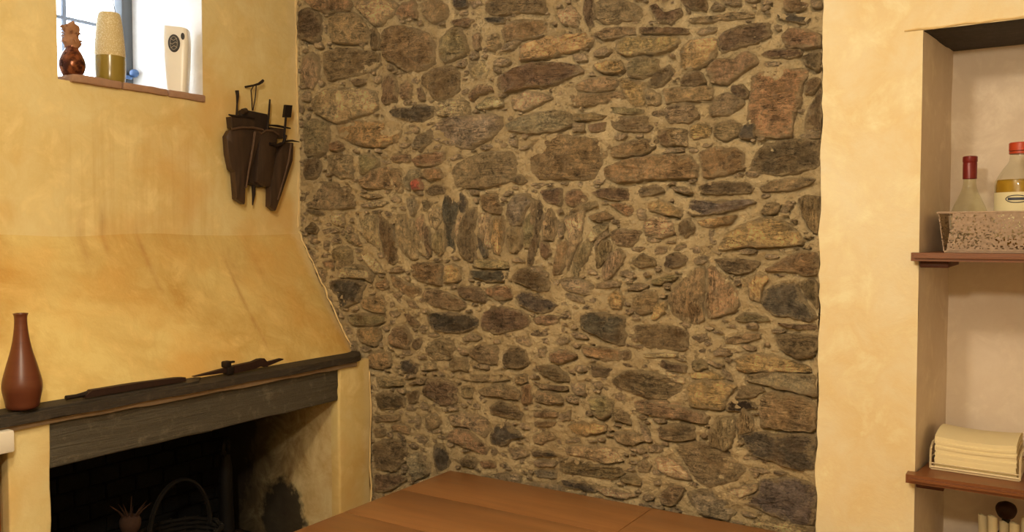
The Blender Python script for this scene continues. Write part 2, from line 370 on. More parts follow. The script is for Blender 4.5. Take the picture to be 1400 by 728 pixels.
# outlines of the wall's stones, surveyed on the wall plane in millimetres (x,z), first letter = rock colour (K: a hole's darkness as colour)
STONES = '''
d -2620,2523 -2568,2530 -2508,2486 -2504,2406 -2549,2387 -2621,2410 -2636,2459
r -2614,2573 -2477,2556 -2360,2536 -2332,2511 -2361,2487 -2458,2490 -2548,2524
b -2463,2476 -2409,2487 -2323,2475 -2281,2448 -2253,2403 -2258,2356 -2314,2355 -2410,2367 -2459,2383
t -2322,2523 -2157,2506 -2095,2477 -2122,2440 -2185,2408 -2239,2422 -2276,2461 -2318,2495
d -2244,2402 -2203,2400 -2190,2347 -2203,2325 -2240,2326
b -2601,2338 -2550,2347 -2520,2315 -2516,2249 -2552,2202 -2593,2213 -2613,2274
b -2494,2341 -2410,2351 -2334,2337 -2194,2307 -2186,2272 -2232,2242 -2363,2231 -2461,2223 -2490,2261
r -2176,2387 -2122,2400 -2052,2384 -2001,2368 -1950,2345 -1929,2303 -1930,2244 -1984,2217 -2070,2223 -2114,2251 -2167,2283 -2185,2340
y -1904,2326 -1859,2360 -1811,2353 -1788,2299 -1784,2261 -1836,2247 -1892,2237 -1913,2275
t -2558,2152 -2511,2188 -2432,2195 -2269,2177 -2205,2157 -2201,2102 -2251,2078 -2336,2070 -2414,2051 -2483,2077 -2543,2103
d -2344,2215 -2306,2218 -2260,2211 -2264,2197 -2326,2192
d -2182,2217 -2123,2214 -2106,2169 -2111,2115 -2182,2107
b -2097,2175 -2066,2192 -2032,2162 -2045,2123 -2093,2120
b -2019,2154 -1993,2158 -1968,2113 -2002,2106
d -1989,2198 -1934,2219 -1852,2223 -1816,2187 -1820,2136 -1868,2115 -1918,2096 -1951,2135 -1985,2164
k -2147,2081 -2089,2090 -2045,2083 -2011,2097 -1939,2081 -1943,2049 -2002,2026 -2071,2041 -2133,2059
t -1910,2099 -1860,2104 -1779,2088 -1776,2036 -1836,2034 -1918,2047 -1935,2068
r -2086,2476 -2017,2479 -2009,2405 -2052,2424 -2087,2415 -2117,2436
r -1996,2469 -1916,2471 -1867,2438 -1884,2389 -1933,2385 -1983,2415
k -1851,2461 -1783,2451 -1783,2423 -1835,2421
g -1935,2015 -1877,2040 -1780,2037 -1695,2040 -1630,2019 -1634,1988 -1672,1953 -1780,1916 -1877,1939 -1943,1963 -1986,1985
b -1859,2385 -1787,2385 -1748,2371 -1787,2350 -1851,2368
r -2539,2385 -2499,2383 -2494,2361 -2540,2364
k -1779,2438 -1732,2438 -1716,2423 -1755,2413
r -1709,2441 -1480,2408 -1459,2374 -1480,2356 -1588,2374 -1663,2372 -1705,2396
k -1713,2372 -1663,2372 -1625,2364 -1629,2342 -1693,2354
r -1625,2342 -1581,2351 -1459,2332 -1463,2285 -1516,2282 -1588,2282 -1629,2281 -1640,2319
b -1701,2308 -1663,2316 -1640,2282 -1671,2254 -1697,2264
b -1763,2322 -1724,2323 -1720,2272 -1755,2267
o -1566,2255 -1509,2266 -1424,2277 -1316,2272 -1302,2276 -1276,2250 -1309,2222 -1424,2211 -1516,2206 -1566,2206
b -1283,2265 -1224,2278 -1130,2269 -1136,2247 -1199,2241 -1250,2241
t -1424,2357 -1370,2367 -1329,2333 -1342,2293 -1397,2312
d -1313,2380 -1283,2373 -1283,2303 -1296,2281 -1316,2325
b -1273,2374 -1168,2356 -1112,2320 -1118,2287 -1174,2289 -1237,2291 -1276,2314
d -1652,2165 -1566,2193 -1480,2196 -1390,2184 -1329,2165 -1315,2146 -1369,2131 -1431,2113 -1530,2116 -1626,2103 -1659,2128
t -1603,2086 -1552,2103 -1480,2093 -1424,2071 -1480,2057 -1544,2035 -1588,2041
o -1282,2166 -1243,2174 -1179,2167 -1170,2140 -1192,2128 -1256,2138
b -1349,2106 -1302,2122 -1217,2122 -1192,2102 -1211,2076 -1288,2077 -1342,2087
b -1382,2064 -1348,2081 -1275,2070 -1172,2072 -1147,2041 -1223,2036 -1328,2033 -1389,2047
o -1185,2113 -1135,2103 -1095,2088 -1095,2020 -1141,2018 -1182,2073
b -1779,2107 -1732,2147 -1678,2130 -1671,2117 -1732,2109 -1764,2087
t -1756,2067 -1694,2100 -1633,2076 -1633,2057 -1732,2055
t -1779,2222 -1724,2229 -1694,2194 -1709,2158 -1763,2163
g -1622,1994 -1552,2020 -1438,2030 -1365,2018 -1365,1976 -1410,1957 -1515,1956 -1611,1969
y -1355,2010 -1275,2008 -1229,1996 -1262,1984 -1355,1988
b -1356,1982 -1315,1979 -1314,1951 -1356,1953
b -1301,1972 -1236,1979 -1242,1948 -1298,1950
y -1223,2025 -1128,2012 -1103,2004 -1110,1993 -1223,2002
b -1220,1990 -1091,1986 -1091,1937 -1178,1942 -1220,1961
o -1202,2218 -1180,2238 -1105,2235 -989,2220 -991,2196 -1032,2179 -1105,2179 -1167,2180 -1192,2194
d -1121,2265 -1051,2256 -957,2241 -954,2224 -1027,2231 -1117,2243
y -1160,2156 -1136,2171 -1104,2173 -1056,2157 -1056,2123 -1104,2105 -1160,2114
b -1359,2207 -1315,2208 -1302,2183 -1342,2179
d -1087,2327 -1063,2330 -1045,2305 -1015,2295 -986,2308 -977,2290 -1015,2262 -1050,2270 -1068,2291
d -992,2336 -906,2323 -900,2285 -963,2304
k -856,2316 -796,2307 -801,2287 -844,2298
b -962,2272 -911,2270 -872,2268 -817,2271 -758,2260 -758,2247 -828,2248 -899,2250 -956,2257
b -933,2222 -916,2236 -866,2232 -871,2217 -922,2215
r -675,2289 -605,2279 -607,2252 -659,2249 -675,2264
b -600,2276 -568,2270 -568,2250 -594,2253
k -693,2248 -654,2243 -629,2232 -599,2226 -609,2209 -649,2220 -690,2235
d -868,2200 -833,2223 -763,2229 -716,2226 -707,2191 -741,2172 -805,2164 -854,2153
r -679,2183 -659,2206 -609,2197 -568,2173 -568,2143 -608,2143 -668,2148
o -985,2187 -950,2205 -871,2203 -865,2168 -882,2138 -927,2121 -978,2118
d -741,2138 -709,2147 -628,2141 -623,2125 -658,2116 -720,2125
d -620,2120 -598,2132 -568,2126 -568,2083 -582,2075 -612,2098
b -904,2113 -870,2142 -815,2131 -789,2154 -756,2140 -740,2112 -772,2100 -804,2082 -837,2064 -870,2067 -904,2102
b -730,2111 -709,2116 -678,2108 -688,2096 -719,2099
d -1088,2093 -1055,2129 -1020,2136 -1002,2112 -1031,2087 -1067,2068 -1085,2076
d -984,2083 -961,2108 -915,2106 -903,2075 -926,2061 -978,2069
r -766,2073 -735,2085 -668,2089 -610,2080 -607,2057 -621,2033 -618,1997 -640,1953 -642,1899 -706,1896 -751,1906 -776,1942 -778,1953 -771,1994 -763,2036
r -612,2048 -592,2056 -568,2053 -568,2038 -591,2010 -611,2012
d -608,1941 -591,1980 -568,2027 -568,1917 -575,1910 -605,1920
d -826,2057 -793,2057 -771,2031 -776,2011 -803,2018 -823,2036
r -1040,2066 -995,2067 -881,2060 -878,2019 -949,2019 -1007,2021 -1031,2015
b -894,1993 -875,2021 -842,2037 -793,2017 -783,1995 -814,1976 -852,1969 -891,1972
b -1036,2004 -995,2018 -937,2008 -920,1974 -954,1954 -1024,1959
b -877,1944 -835,1957 -792,1938 -797,1912 -846,1896 -879,1911
t -1097,2077 -1049,2050 -1045,2016 -1097,2020
k -794,1933 -754,1938 -753,1901 -775,1894 -797,1901
g -1103,1970 -1072,1951 -1087,1936 -1103,1937
o -954,1943 -919,1952 -885,1939 -885,1906 -948,1904
b -1060,1939 -1006,1947 -959,1933 -965,1894 -1042,1893
r -625,1898 -580,1903 -568,1897 -568,1881 -604,1884
b -2600,2069 -2553,2080 -2463,2060 -2459,2009 -2484,1946 -2525,1929 -2597,1926
r -2464,1973 -2414,1985 -2376,1954 -2415,1942 -2459,1948
b -2479,1924 -2415,1938 -2338,1924 -2339,1832 -2416,1838 -2475,1873
d -2607,1915 -2535,1934 -2510,1885 -2546,1839 -2608,1834
o -2428,2050 -2336,2058 -2197,2048 -2102,2031 -2089,1986 -2125,1961 -2197,1945 -2328,1966 -2414,1999
y -2304,1922 -2253,1930 -2198,1896 -2207,1873 -2300,1841
r -2310,1824 -2253,1857 -2180,1875 -2099,1858 -2090,1824 -2093,1766 -2144,1784 -2208,1793 -2273,1788 -2305,1810
b -2152,1901 -2116,1917 -2046,1913 -2055,1883 -2126,1883
r -2038,1889 -2003,1911 -1886,1915 -1890,1876 -1952,1862 -2029,1869
g -2082,1823 -2055,1856 -2012,1854 -1986,1830 -2056,1802 -2051,1778 -2078,1789
R -2049,1810 -2012,1822 -1988,1803 -1997,1777 -2040,1778
r -1982,1857 -1902,1853 -1894,1817 -1961,1809 -1982,1827
d -1978,1776 -1936,1798 -1878,1784 -1894,1761 -1953,1756
y -2608,1815 -2536,1826 -2377,1816 -2325,1768 -2335,1719 -2467,1708 -2599,1726
d -2610,1716 -2517,1707 -2482,1688 -2538,1685
t -2301,1739 -2217,1745 -2145,1736 -2181,1720 -2292,1721
t -2311,1768 -2208,1769 -2181,1754 -2254,1749
t -2467,1692 -2388,1691 -2389,1648 -2448,1655
d -2606,1634 -2559,1660 -2518,1634 -2539,1612 -2590,1619
d -2499,1583 -2468,1586 -2474,1546 -2494,1550
b -2379,1612 -2331,1616 -2284,1563 -2341,1580
b -1857,1842 -1821,1876 -1757,1896 -1679,1905 -1604,1901 -1574,1868 -1582,1819 -1604,1791 -1672,1781 -1780,1778 -1837,1786
y -1861,1888 -1821,1905 -1805,1888 -1845,1877
g -2011,1982 -1952,1991 -1952,1952 -2003,1921 -2050,1944
t -2315,1678 -2260,1689 -2212,1689 -2201,1637 -2188,1579 -2192,1538 -2223,1561 -2261,1608 -2300,1649
d -2208,1698 -2183,1671 -2138,1636 -2117,1562 -2113,1516 -2139,1499 -2169,1527 -2192,1608 -2203,1666
b -2123,1682 -2079,1687 -2065,1636 -2036,1585 -2007,1529 -2043,1517 -2080,1540 -2109,1579 -2120,1636
g -2067,1749 -2035,1757 -2013,1732 -2017,1698 -2039,1678 -2057,1704
b -2057,1670 -2035,1664 -2014,1619 -2000,1563 -1979,1530 -2007,1541 -2036,1591
b -1995,1737 -1963,1744 -1942,1730 -1964,1697 -1985,1703
t -1964,1686 -1928,1719 -1901,1713 -1901,1663 -1929,1633 -1957,1647
y -1950,1614 -1915,1628 -1887,1619 -1884,1553 -1915,1531 -1943,1564
d -1982,1636 -1964,1642 -1956,1591 -1947,1541 -1964,1530 -1978,1586
b -2014,1675 -1981,1686 -1985,1636 -1989,1586 -2007,1619
b -2455,1547 -2405,1568 -2340,1554 -2341,1500 -2398,1487 -2447,1511
t -2453,1680 -2404,1697 -2380,1673 -2392,1643 -2429,1655
y -2380,1613 -2340,1607 -2285,1563 -2332,1572 -2376,1589
t -2423,1463 -2373,1488 -2309,1495 -2231,1456 -2247,1438 -2342,1441 -2415,1439
t -2305,1537 -2262,1543 -2208,1503 -2170,1463 -2223,1462 -2278,1499
r -2215,1541 -2184,1544 -2177,1524 -2200,1521
t -2299,1731 -2229,1733 -2183,1729 -2229,1718 -2299,1719
d -2504,1583 -2467,1589 -2471,1546 -2492,1549
b -2276,1643 -2230,1596 -2230,1567 -2284,1607
k -1898,1702 -1887,1757 -1860,1775 -1833,1750 -1823,1717 -1840,1663 -1853,1597 -1840,1554 -1874,1542 -1884,1608
k -1816,1760 -1792,1744 -1793,1706 -1809,1679 -1819,1717
d -1793,1695 -1746,1708 -1746,1673 -1760,1625 -1747,1576 -1747,1523 -1773,1517 -1806,1532 -1830,1587 -1813,1641
t -1840,1630 -1816,1679 -1799,1684 -1809,1641 -1833,1608
k -1740,1609 -1721,1598 -1695,1539 -1714,1531 -1734,1566
r -1727,1753 -1669,1757 -1640,1714 -1644,1685 -1688,1688 -1720,1705
t -1733,1683 -1695,1686 -1679,1662 -1688,1609 -1682,1566 -1708,1571 -1727,1619
o -1672,1672 -1631,1672 -1631,1598 -1644,1545 -1669,1545 -1679,1598
g -1618,1714 -1581,1749 -1526,1751 -1505,1732 -1544,1687 -1557,1645 -1606,1645 -1618,1677
b -1619,1638 -1557,1640 -1555,1588 -1581,1546 -1612,1556 -1622,1598
y -1548,1650 -1505,1712 -1501,1660 -1505,1609 -1523,1568 -1547,1568
d -1493,1732 -1478,1727 -1472,1681 -1490,1589 -1520,1506 -1535,1511 -1529,1557 -1496,1609
d -1469,1681 -1443,1693 -1449,1665 -1469,1650
b -1470,1645 -1449,1696 -1437,1695 -1414,1645 -1431,1599 -1467,1594
d -1484,1589 -1449,1584 -1437,1553 -1460,1528 -1478,1548
b -1417,1579 -1385,1599 -1373,1574 -1385,1529 -1402,1483 -1431,1480 -1422,1528
b -1411,1650 -1388,1660 -1391,1609 -1411,1594
t -1385,1665 -1345,1679 -1314,1694 -1317,1644 -1337,1589 -1362,1529 -1379,1489 -1379,1529 -1365,1579 -1371,1619
y -1356,1509 -1334,1570 -1306,1595 -1284,1585 -1300,1540 -1328,1510 -1339,1470 -1356,1459
t -1306,1600 -1273,1644 -1235,1649 -1224,1636 -1267,1600 -1289,1587
b -1267,1560 -1245,1590 -1218,1590 -1218,1561 -1245,1517 -1267,1506
t -1275,1590 -1234,1627 -1224,1610 -1251,1590 -1272,1568
b -1250,1502 -1223,1546 -1191,1571 -1159,1547 -1175,1523 -1212,1473 -1245,1458
r -1388,1750 -1346,1769 -1301,1743 -1312,1713 -1362,1704 -1385,1720
d -1485,1762 -1403,1770 -1397,1725 -1414,1710 -1461,1721
y -1385,1675 -1340,1709 -1268,1725 -1262,1705 -1328,1686 -1368,1667
d -1292,1750 -1246,1763 -1155,1763 -1152,1722 -1203,1723 -1268,1737
r -1300,1676 -1235,1688 -1202,1668 -1245,1654 -1284,1659
r -1224,1712 -1181,1716 -1139,1705 -1134,1677 -1160,1670 -1192,1692
b -1192,1629 -1160,1629 -1113,1624 -1123,1595 -1149,1571 -1207,1581 -1221,1622
d -1127,1743 -1109,1764 -1063,1770 -1038,1760 -1032,1746 -1073,1735 -1108,1731
o -1088,1714 -1057,1728 -1012,1708 -973,1689 -978,1666 -1027,1676 -1088,1690
g -1121,1696 -1093,1695 -1092,1660 -1121,1658
y -1143,1528 -1107,1553 -1071,1544 -1056,1516 -1112,1507
b -1520,1727 -1490,1722 -1499,1686 -1502,1609 -1520,1609 -1514,1686
r -1519,1927 -1458,1948 -1423,1952 -1308,1930 -1223,1916 -1226,1887 -1261,1831 -1274,1796 -1327,1792 -1409,1800 -1479,1797 -1515,1823 -1526,1878
b -1614,1945 -1574,1942 -1574,1912 -1603,1926
d -1607,1801 -1559,1824 -1530,1792 -1559,1784
r -1219,1893 -1178,1905 -1102,1915 -1060,1909 -1060,1895 -1102,1869 -1171,1859 -1216,1864
r -1238,1830 -1164,1855 -1065,1862 -970,1863 -941,1845 -924,1822 -929,1784 -1011,1787 -1065,1789 -1132,1780 -1196,1779 -1238,1800
r -924,1861 -879,1877 -813,1874 -783,1851 -782,1806 -845,1795 -906,1783 -915,1827
y -1047,1872 -1024,1882 -976,1880 -970,1868 -1035,1866
b -1060,1923 -1024,1941 -1006,1920 -1012,1887 -1048,1895
t -1000,1931 -962,1917 -953,1884 -997,1889
d -766,1810 -748,1857 -706,1881 -624,1887 -568,1880 -568,1807 -603,1794 -684,1784 -737,1793
r -615,1927 -568,1925 -568,1898 -605,1896
d -923,1762 -867,1774 -779,1768 -752,1752 -757,1736 -839,1733 -912,1737
b -736,1751 -695,1771 -623,1776 -573,1772 -603,1750 -673,1737 -725,1738
p -960,1686 -946,1719 -866,1714 -757,1718 -746,1707 -800,1686 -877,1674 -946,1672
o -928,1652 -866,1667 -800,1674 -821,1646 -877,1636 -911,1641
d -986,1647 -951,1668 -931,1636 -934,1614 -960,1603 -983,1619
b -735,1677 -715,1709 -673,1703 -686,1677 -714,1672
b -673,1682 -658,1713 -632,1710 -652,1682
r -627,1712 -602,1722 -568,1721 -568,1680 -571,1619 -591,1630 -606,1660
o -865,1565 -838,1614 -778,1651 -704,1666 -642,1640 -606,1599 -615,1583 -703,1577 -777,1577 -843,1565
t -1101,1654 -1052,1676 -1004,1653 -998,1619 -1045,1600 -1100,1614
d -888,1625 -874,1630 -876,1595 -887,1598
d -1011,1759 -964,1761 -940,1743 -952,1735 -993,1747
k -2475,1424 -2391,1434 -2276,1423 -2305,1351 -2412,1314 -2426,1360 -2466,1388
r -2305,1344 -2277,1366 -2202,1376 -2166,1350 -2184,1307 -2249,1311 -2296,1323
b -2142,1462 -2075,1429 -2006,1411 -2002,1391 -2041,1369 -2093,1394 -2138,1421
r -2220,1425 -2165,1447 -2147,1413 -2183,1398 -2220,1407
y -2347,1496 -2294,1490 -2234,1452 -2248,1424 -2304,1451
b -2510,1504 -2444,1512 -2445,1472 -2500,1478
b -2430,1509 -2361,1513 -2347,1499 -2371,1472 -2430,1470
r -2049,1498 -2005,1509 -1900,1505 -1900,1428 -1921,1424 -2040,1448
o -1887,1498 -1854,1506 -1818,1490 -1818,1451 -1855,1433 -1892,1435
b -1997,1378 -1971,1414 -1888,1406 -1838,1388 -1798,1373 -1798,1347 -1839,1335 -1955,1346
d -1830,1424 -1758,1430 -1703,1403 -1707,1370 -1781,1377 -1822,1398
k -1972,1318 -1888,1326 -1781,1321 -1735,1311 -1742,1285 -1823,1250 -1930,1253 -1964,1292
d -2152,1354 -2125,1359 -2129,1338 -2148,1330
y -2383,1290 -2306,1301 -2184,1300 -2166,1280 -2240,1255 -2344,1252 -2373,1269
r -2330,1228 -2297,1248 -2203,1250 -2194,1223 -2231,1174 -2307,1187
b -2157,1218 -2121,1262 -2076,1268 -2046,1225 -2059,1176 -2122,1182 -2158,1197
d -2085,1312 -2050,1311 -2011,1282 -2024,1261 -2059,1273
b -2076,1364 -2041,1366 -2006,1337 -2050,1335
b -1981,1182 -1938,1219 -1872,1237 -1839,1206 -1864,1151 -1922,1146 -1964,1157
k -2104,1125 -2060,1139 -2016,1118 -2034,1083 -2095,1091
r -2279,1132 -2222,1157 -2149,1156 -2149,1107 -2204,1088 -2270,1097
b -1872,1150 -1790,1170 -1782,1118 -1856,1119
b -2016,1159 -1981,1162 -1973,1146 -2007,1143
d -1835,1203 -1790,1200 -1766,1182 -1815,1175
b -2033,1216 -1998,1229 -1990,1209 -2016,1180 -2042,1191
t -2007,1126 -1930,1139 -1922,1113 -1999,1099
y -1749,1524 -1679,1525 -1611,1520 -1607,1492 -1702,1491 -1765,1498
k -1777,1484 -1718,1481 -1611,1488 -1626,1450 -1695,1445 -1765,1459
d -1592,1470 -1566,1496 -1530,1497 -1451,1462 -1443,1425 -1479,1415 -1551,1437 -1588,1451
d -1522,1503 -1493,1504 -1451,1480 -1458,1468 -1515,1492
k -1585,1401 -1551,1418 -1493,1405 -1408,1378 -1436,1352 -1500,1342 -1566,1370
r -1710,1415 -1664,1436 -1596,1432 -1592,1394 -1641,1380 -1695,1397
d -1718,1331 -1672,1362 -1603,1359 -1551,1346 -1522,1316 -1529,1297 -1611,1270 -1664,1260 -1726,1279
k -1781,1312 -1742,1304 -1758,1280 -1781,1276
b -1508,1323 -1479,1340 -1401,1338 -1415,1310 -1493,1306
d -1429,1248 -1408,1268 -1366,1270 -1373,1249 -1408,1240
k -1326,1351 -1272,1360 -1181,1353 -1162,1342 -1175,1312 -1162,1290 -1174,1254 -1219,1263 -1272,1283 -1326,1303
o -1230,1409 -1194,1440 -1169,1412 -1181,1376 -1213,1372
r -1140,1407 -1106,1432 -1063,1439 -1051,1417 -1063,1371 -1112,1357 -1137,1378
b -1782,1197 -1734,1220 -1656,1216 -1656,1155 -1711,1151 -1774,1172
d -1634,1189 -1596,1224 -1537,1209 -1529,1166 -1581,1142 -1630,1151
b -1493,1219 -1457,1234 -1457,1197 -1486,1194
r -1446,1210 -1394,1226 -1332,1212 -1366,1192 -1415,1175 -1443,1185
d -1500,1162 -1457,1166 -1415,1145 -1422,1126 -1478,1139
r -1325,1243 -1252,1245 -1187,1241 -1180,1207 -1232,1202 -1312,1214
b -1174,1242 -1142,1239 -1149,1215 -1174,1207
d -1033,1519 -1015,1553 -980,1559 -950,1537 -968,1515 -1015,1509
d -944,1538 -904,1549 -882,1544 -898,1525 -933,1518
y -1081,1467 -1021,1488 -982,1487 -1003,1472 -1050,1456 -1075,1457
d -870,1539 -826,1542 -734,1536 -744,1514 -787,1497 -831,1502 -859,1523
r -1020,1424 -973,1470 -921,1516 -904,1514 -898,1461 -909,1406 -897,1354 -920,1339 -972,1347 -1008,1373
r -895,1514 -864,1512 -825,1475 -792,1433 -797,1389 -841,1371 -888,1357 -900,1406 -892,1462
r -720,1510 -671,1542 -615,1569 -568,1564 -568,1498 -609,1497 -671,1506 -702,1505
o -770,1471 -744,1498 -702,1489 -728,1456 -732,1414 -759,1423
k -727,1414 -720,1451 -691,1468 -629,1473 -614,1445 -568,1385 -568,1370 -598,1363 -648,1376 -679,1374 -711,1394
d -627,1476 -599,1487 -568,1483 -568,1401 -588,1425 -609,1450
d -809,1483 -792,1489 -784,1471 -803,1459
o -1074,1347 -1062,1399 -1020,1412 -1029,1367 -1062,1342
y -807,1362 -775,1385 -732,1377 -698,1368 -705,1359 -796,1354
b -840,1300 -774,1321 -726,1324 -731,1307 -796,1287 -834,1287
d -684,1316 -648,1329 -568,1329 -568,1288 -581,1263 -621,1257 -668,1280
b -684,1358 -623,1356 -568,1360 -568,1344 -648,1342
d -1136,1321 -1062,1334 -954,1320 -954,1253 -1019,1254 -1086,1255 -1123,1281
b -936,1227 -907,1234 -887,1208 -913,1195 -939,1204
d -1040,1218 -1007,1215 -953,1208 -956,1183 -1024,1191 -1043,1201
t -1098,1236 -989,1245 -983,1234 -1061,1225 -1098,1225
b -931,1305 -896,1313 -885,1297 -913,1284 -942,1299
o -806,1240 -752,1265 -688,1260 -621,1249 -581,1232 -585,1220 -698,1214 -773,1202 -797,1213
g -773,1193 -709,1213 -636,1214 -570,1215 -568,1151 -595,1153 -698,1169 -767,1178
b -805,1120 -783,1166 -729,1165 -713,1154 -750,1131 -794,1124
K -827,1101 -805,1120 -750,1118 -739,1100 -782,1087 -832,1081
b -729,1131 -687,1154 -610,1151 -568,1135 -568,1052 -644,1045 -723,1048 -728,1090
k -793,1007 -749,1026 -644,1037 -568,1044 -568,943 -617,932 -695,950 -748,958 -770,988
o -953,1146 -918,1169 -839,1174 -794,1163 -832,1117 -838,1086 -900,1079 -949,1085
o -950,1186 -884,1200 -833,1182 -861,1172 -941,1170
t -1030,1190 -962,1171 -961,1151 -1006,1155
b -1094,1086 -1036,1084 -952,1076 -883,1062 -894,1033 -987,1041 -1047,1040 -1097,1043
d -1044,1008 -975,1028 -928,1023 -928,983 -987,967 -1035,975
y -879,1018 -860,1053 -804,1071 -801,1027 -820,959 -885,972
b -780,1095 -755,1071 -749,1034 -793,1018 -793,1045
b -850,1214 -822,1200 -811,1174 -827,1178
d -1216,1137 -1152,1178 -1065,1180 -1005,1163 -969,1144 -975,1126 -1034,1091 -1102,1096 -1177,1117
y -1295,1070 -1229,1088 -1216,1048 -1255,1020 -1288,1034
y -1213,1037 -1164,1054 -1145,1027 -1164,1007 -1203,1008
b -1133,1081 -1065,1094 -968,1087 -968,1042 -1064,1036 -1126,1047
d -1302,1183 -1210,1179 -1223,1151 -1276,1143
b -1497,1079 -1433,1080 -1391,1059 -1405,1039 -1490,1036
b -1505,1010 -1426,1019 -1419,995 -1497,986
d -1412,996 -1363,1026 -1363,989 -1405,981
d -1497,1160 -1447,1171 -1377,1146 -1370,1123 -1419,1118 -1476,1137
b -1490,1099 -1370,1104 -1377,1088 -1461,1084
t -1289,1130 -1242,1129 -1255,1104 -1275,1108
y -2229,1055 -2164,1067 -2092,1060 -2084,1037 -2211,1017
d -2229,991 -2165,1001 -2084,992 -2084,950 -2211,929
d -2070,1014 -2013,1023 -2018,978 -2057,970
d -1996,1028 -1966,1075 -1886,1083 -1836,1058 -1841,991 -1903,980 -1979,1010
d -2004,1072 -1970,1078 -1987,1053 -2066,1042
b -1828,1091 -1740,1109 -1624,1117 -1594,1107 -1662,1091 -1788,1082
b -1820,1059 -1764,1068 -1764,1022 -1812,1020
b -1740,1054 -1670,1080 -1601,1081 -1557,1060 -1564,1034 -1647,1038 -1724,1036
d -1693,1000 -1654,1021 -1586,1015 -1553,991 -1564,967 -1632,969 -1685,975
k -1693,890 -1662,939 -1616,954 -1586,929 -1542,910 -1601,892 -1624,867 -1686,865
b -1869,1141 -1844,1163 -1788,1158 -1788,1121 -1861,1112
r -1553,1085 -1520,1092 -1513,1039 -1549,1023
b -2152,872 -2111,891 -2058,884 -2049,850 -2130,861
b -2240,847 -2212,861 -2175,855 -2185,826 -2231,820
b -1979,935 -1945,952 -1911,929 -1920,894 -1971,881
r -1891,864 -1845,903 -1788,904 -1725,869 -1697,844 -1705,820 -1788,838 -1870,853
t -1886,939 -1820,966 -1724,964 -1678,944 -1709,881 -1788,914 -1853,912
b -1586,1120 -1534,1131 -1534,1100 -1579,1092
b -2240,904 -2102,920 -2111,898 -2230,877
b -2031,928 -2005,925 -2010,876 -2027,881
k -1946,828 -1895,828 -1866,785 -1879,750 -1929,728 -1946,760
d -2240,795 -2166,819 -2076,817 -2068,756 -2131,698 -2232,696
d -1821,792 -1788,810 -1748,795 -1756,771 -1813,766
r -1741,797 -1670,807 -1662,782 -1725,773
d -2242,670 -2122,692 -2068,679 -2168,614 -2242,602
b -1971,876 -1907,891 -1903,881 -1963,868
b -1997,780 -1980,782 -1980,751 -1998,752
g -2068,770 -2006,792 -1967,743 -1963,716 -2033,678 -2063,715
b -1510,1106 -1470,1104 -1371,1095 -1385,1086 -1477,1085
b -1506,1069 -1463,1067 -1399,1062 -1392,1044 -1456,1034 -1499,1039
b -1506,1003 -1413,1014 -1413,995 -1506,985
b -1506,968 -1413,981 -1427,960 -1499,951
b -1506,925 -1434,940 -1413,925 -1477,891 -1506,893
k -1513,864 -1434,875 -1406,861 -1506,846
g -1506,834 -1420,843 -1420,825 -1498,810
g -1509,799 -1413,810 -1420,781 -1491,776
k -1402,781 -1309,792 -1255,771 -1268,760 -1377,760
y -1409,845 -1364,862 -1282,854 -1171,859 -1164,839 -1203,815 -1309,811 -1398,809
t -1385,891 -1330,911 -1203,916 -1165,880 -1229,862 -1309,871 -1378,874
b -1120,881 -1089,900 -1070,882 -1082,855 -1114,853
y -1183,824 -1145,842 -1101,831 -1107,807 -1164,810
y -1296,1054 -1257,1077 -1204,1076 -1207,1034 -1243,1003 -1283,1026
b -1204,1029 -1172,1050 -1146,1024 -1140,1001 -1197,1012
o -1378,972 -1323,991 -1230,990 -1236,966 -1316,943 -1364,949
b -1204,970 -1102,977 -1089,955 -1165,933 -1197,947
d -1115,1016 -1083,997 -1071,958 -1089,949
b -1053,1006 -998,1007 -998,970 -1040,973
b -1655,1086 -1580,1081 -1554,1052 -1610,1039 -1655,1041
d -1550,1084 -1531,1085 -1524,1030 -1542,1021
t -1269,775 -1203,785 -1113,777 -1164,756 -1229,757
b -994,955 -909,978 -802,941 -768,911 -801,872 -883,839 -920,859 -963,911
t -1057,904 -1013,922 -975,898 -932,851 -1000,852 -1050,869
p -725,884 -646,908 -568,904 -568,784 -622,773 -677,786 -755,805 -789,811 -727,850
g -950,813 -883,836 -824,805 -795,770 -829,746 -907,750 -937,780
b -1043,791 -1000,834 -956,824 -993,764 -1037,762
t -754,749 -721,772 -570,778 -574,755 -743,722
t -830,839 -733,880 -736,851 -789,822
'''
# ------------------------------------------------------------------ the setting
XL, YB, H = -2.637, 2.50, 2.80          # left wall, back wall, ceiling
def struct(o): return tag(o, kind='structure')
b = B(); box(b, (-3.3, -2.6, -.1), (1.6, 3.0, 0)); struct(obj('floor', b, M['floor'], smooth=False))
b = B(); box(b, (-3.3, -2.6, H), (1.6, 3.0, H+.1)); struct(obj('ceiling', b, M['ceiling'], smooth=False))
b = B(); box(b, (1.5, -2.5, 0), (1.6, 2.9, H)); struct(obj('wall_right', b, M['yellow2'], smooth=False))
b = B(); box(b, (-3.2, -2.6, 0), (1.6, -2.5, H)); struct(obj('wall_front', b, M['yellow2'], smooth=False))

def slab_with_hole(bm, fn, u0, u1, v0, v1, hu0, hu1, hv0, hv1, step=.03, wob=.0):
    """front skin (u,v)->xyz with a rectangular hole, gently uneven"""
    us = sorted(set(list(np.arange(u0, u1, step))+[u1, hu0, hu1])); vs = sorted(set(list(np.arange(v0, v1, step))+[v1, hv0, hv1]))
    vv = {}
    def V(i, j):
        if (i, j) not in vv: vv[i, j] = bm.verts.new(fn(us[i], vs[j]))
        return vv[i, j]
    for i in range(len(us)-1):
        for j in range(len(vs)-1):
            cu, cv = (us[i]+us[i+1])/2, (vs[j]+vs[j+1])/2
            if hu0 < cu < hu1 and hv0 < cv < hv1: continue
            bm.faces.new((V(i, j), V(i+1, j), V(i+1, j+1), V(i, j+1)))

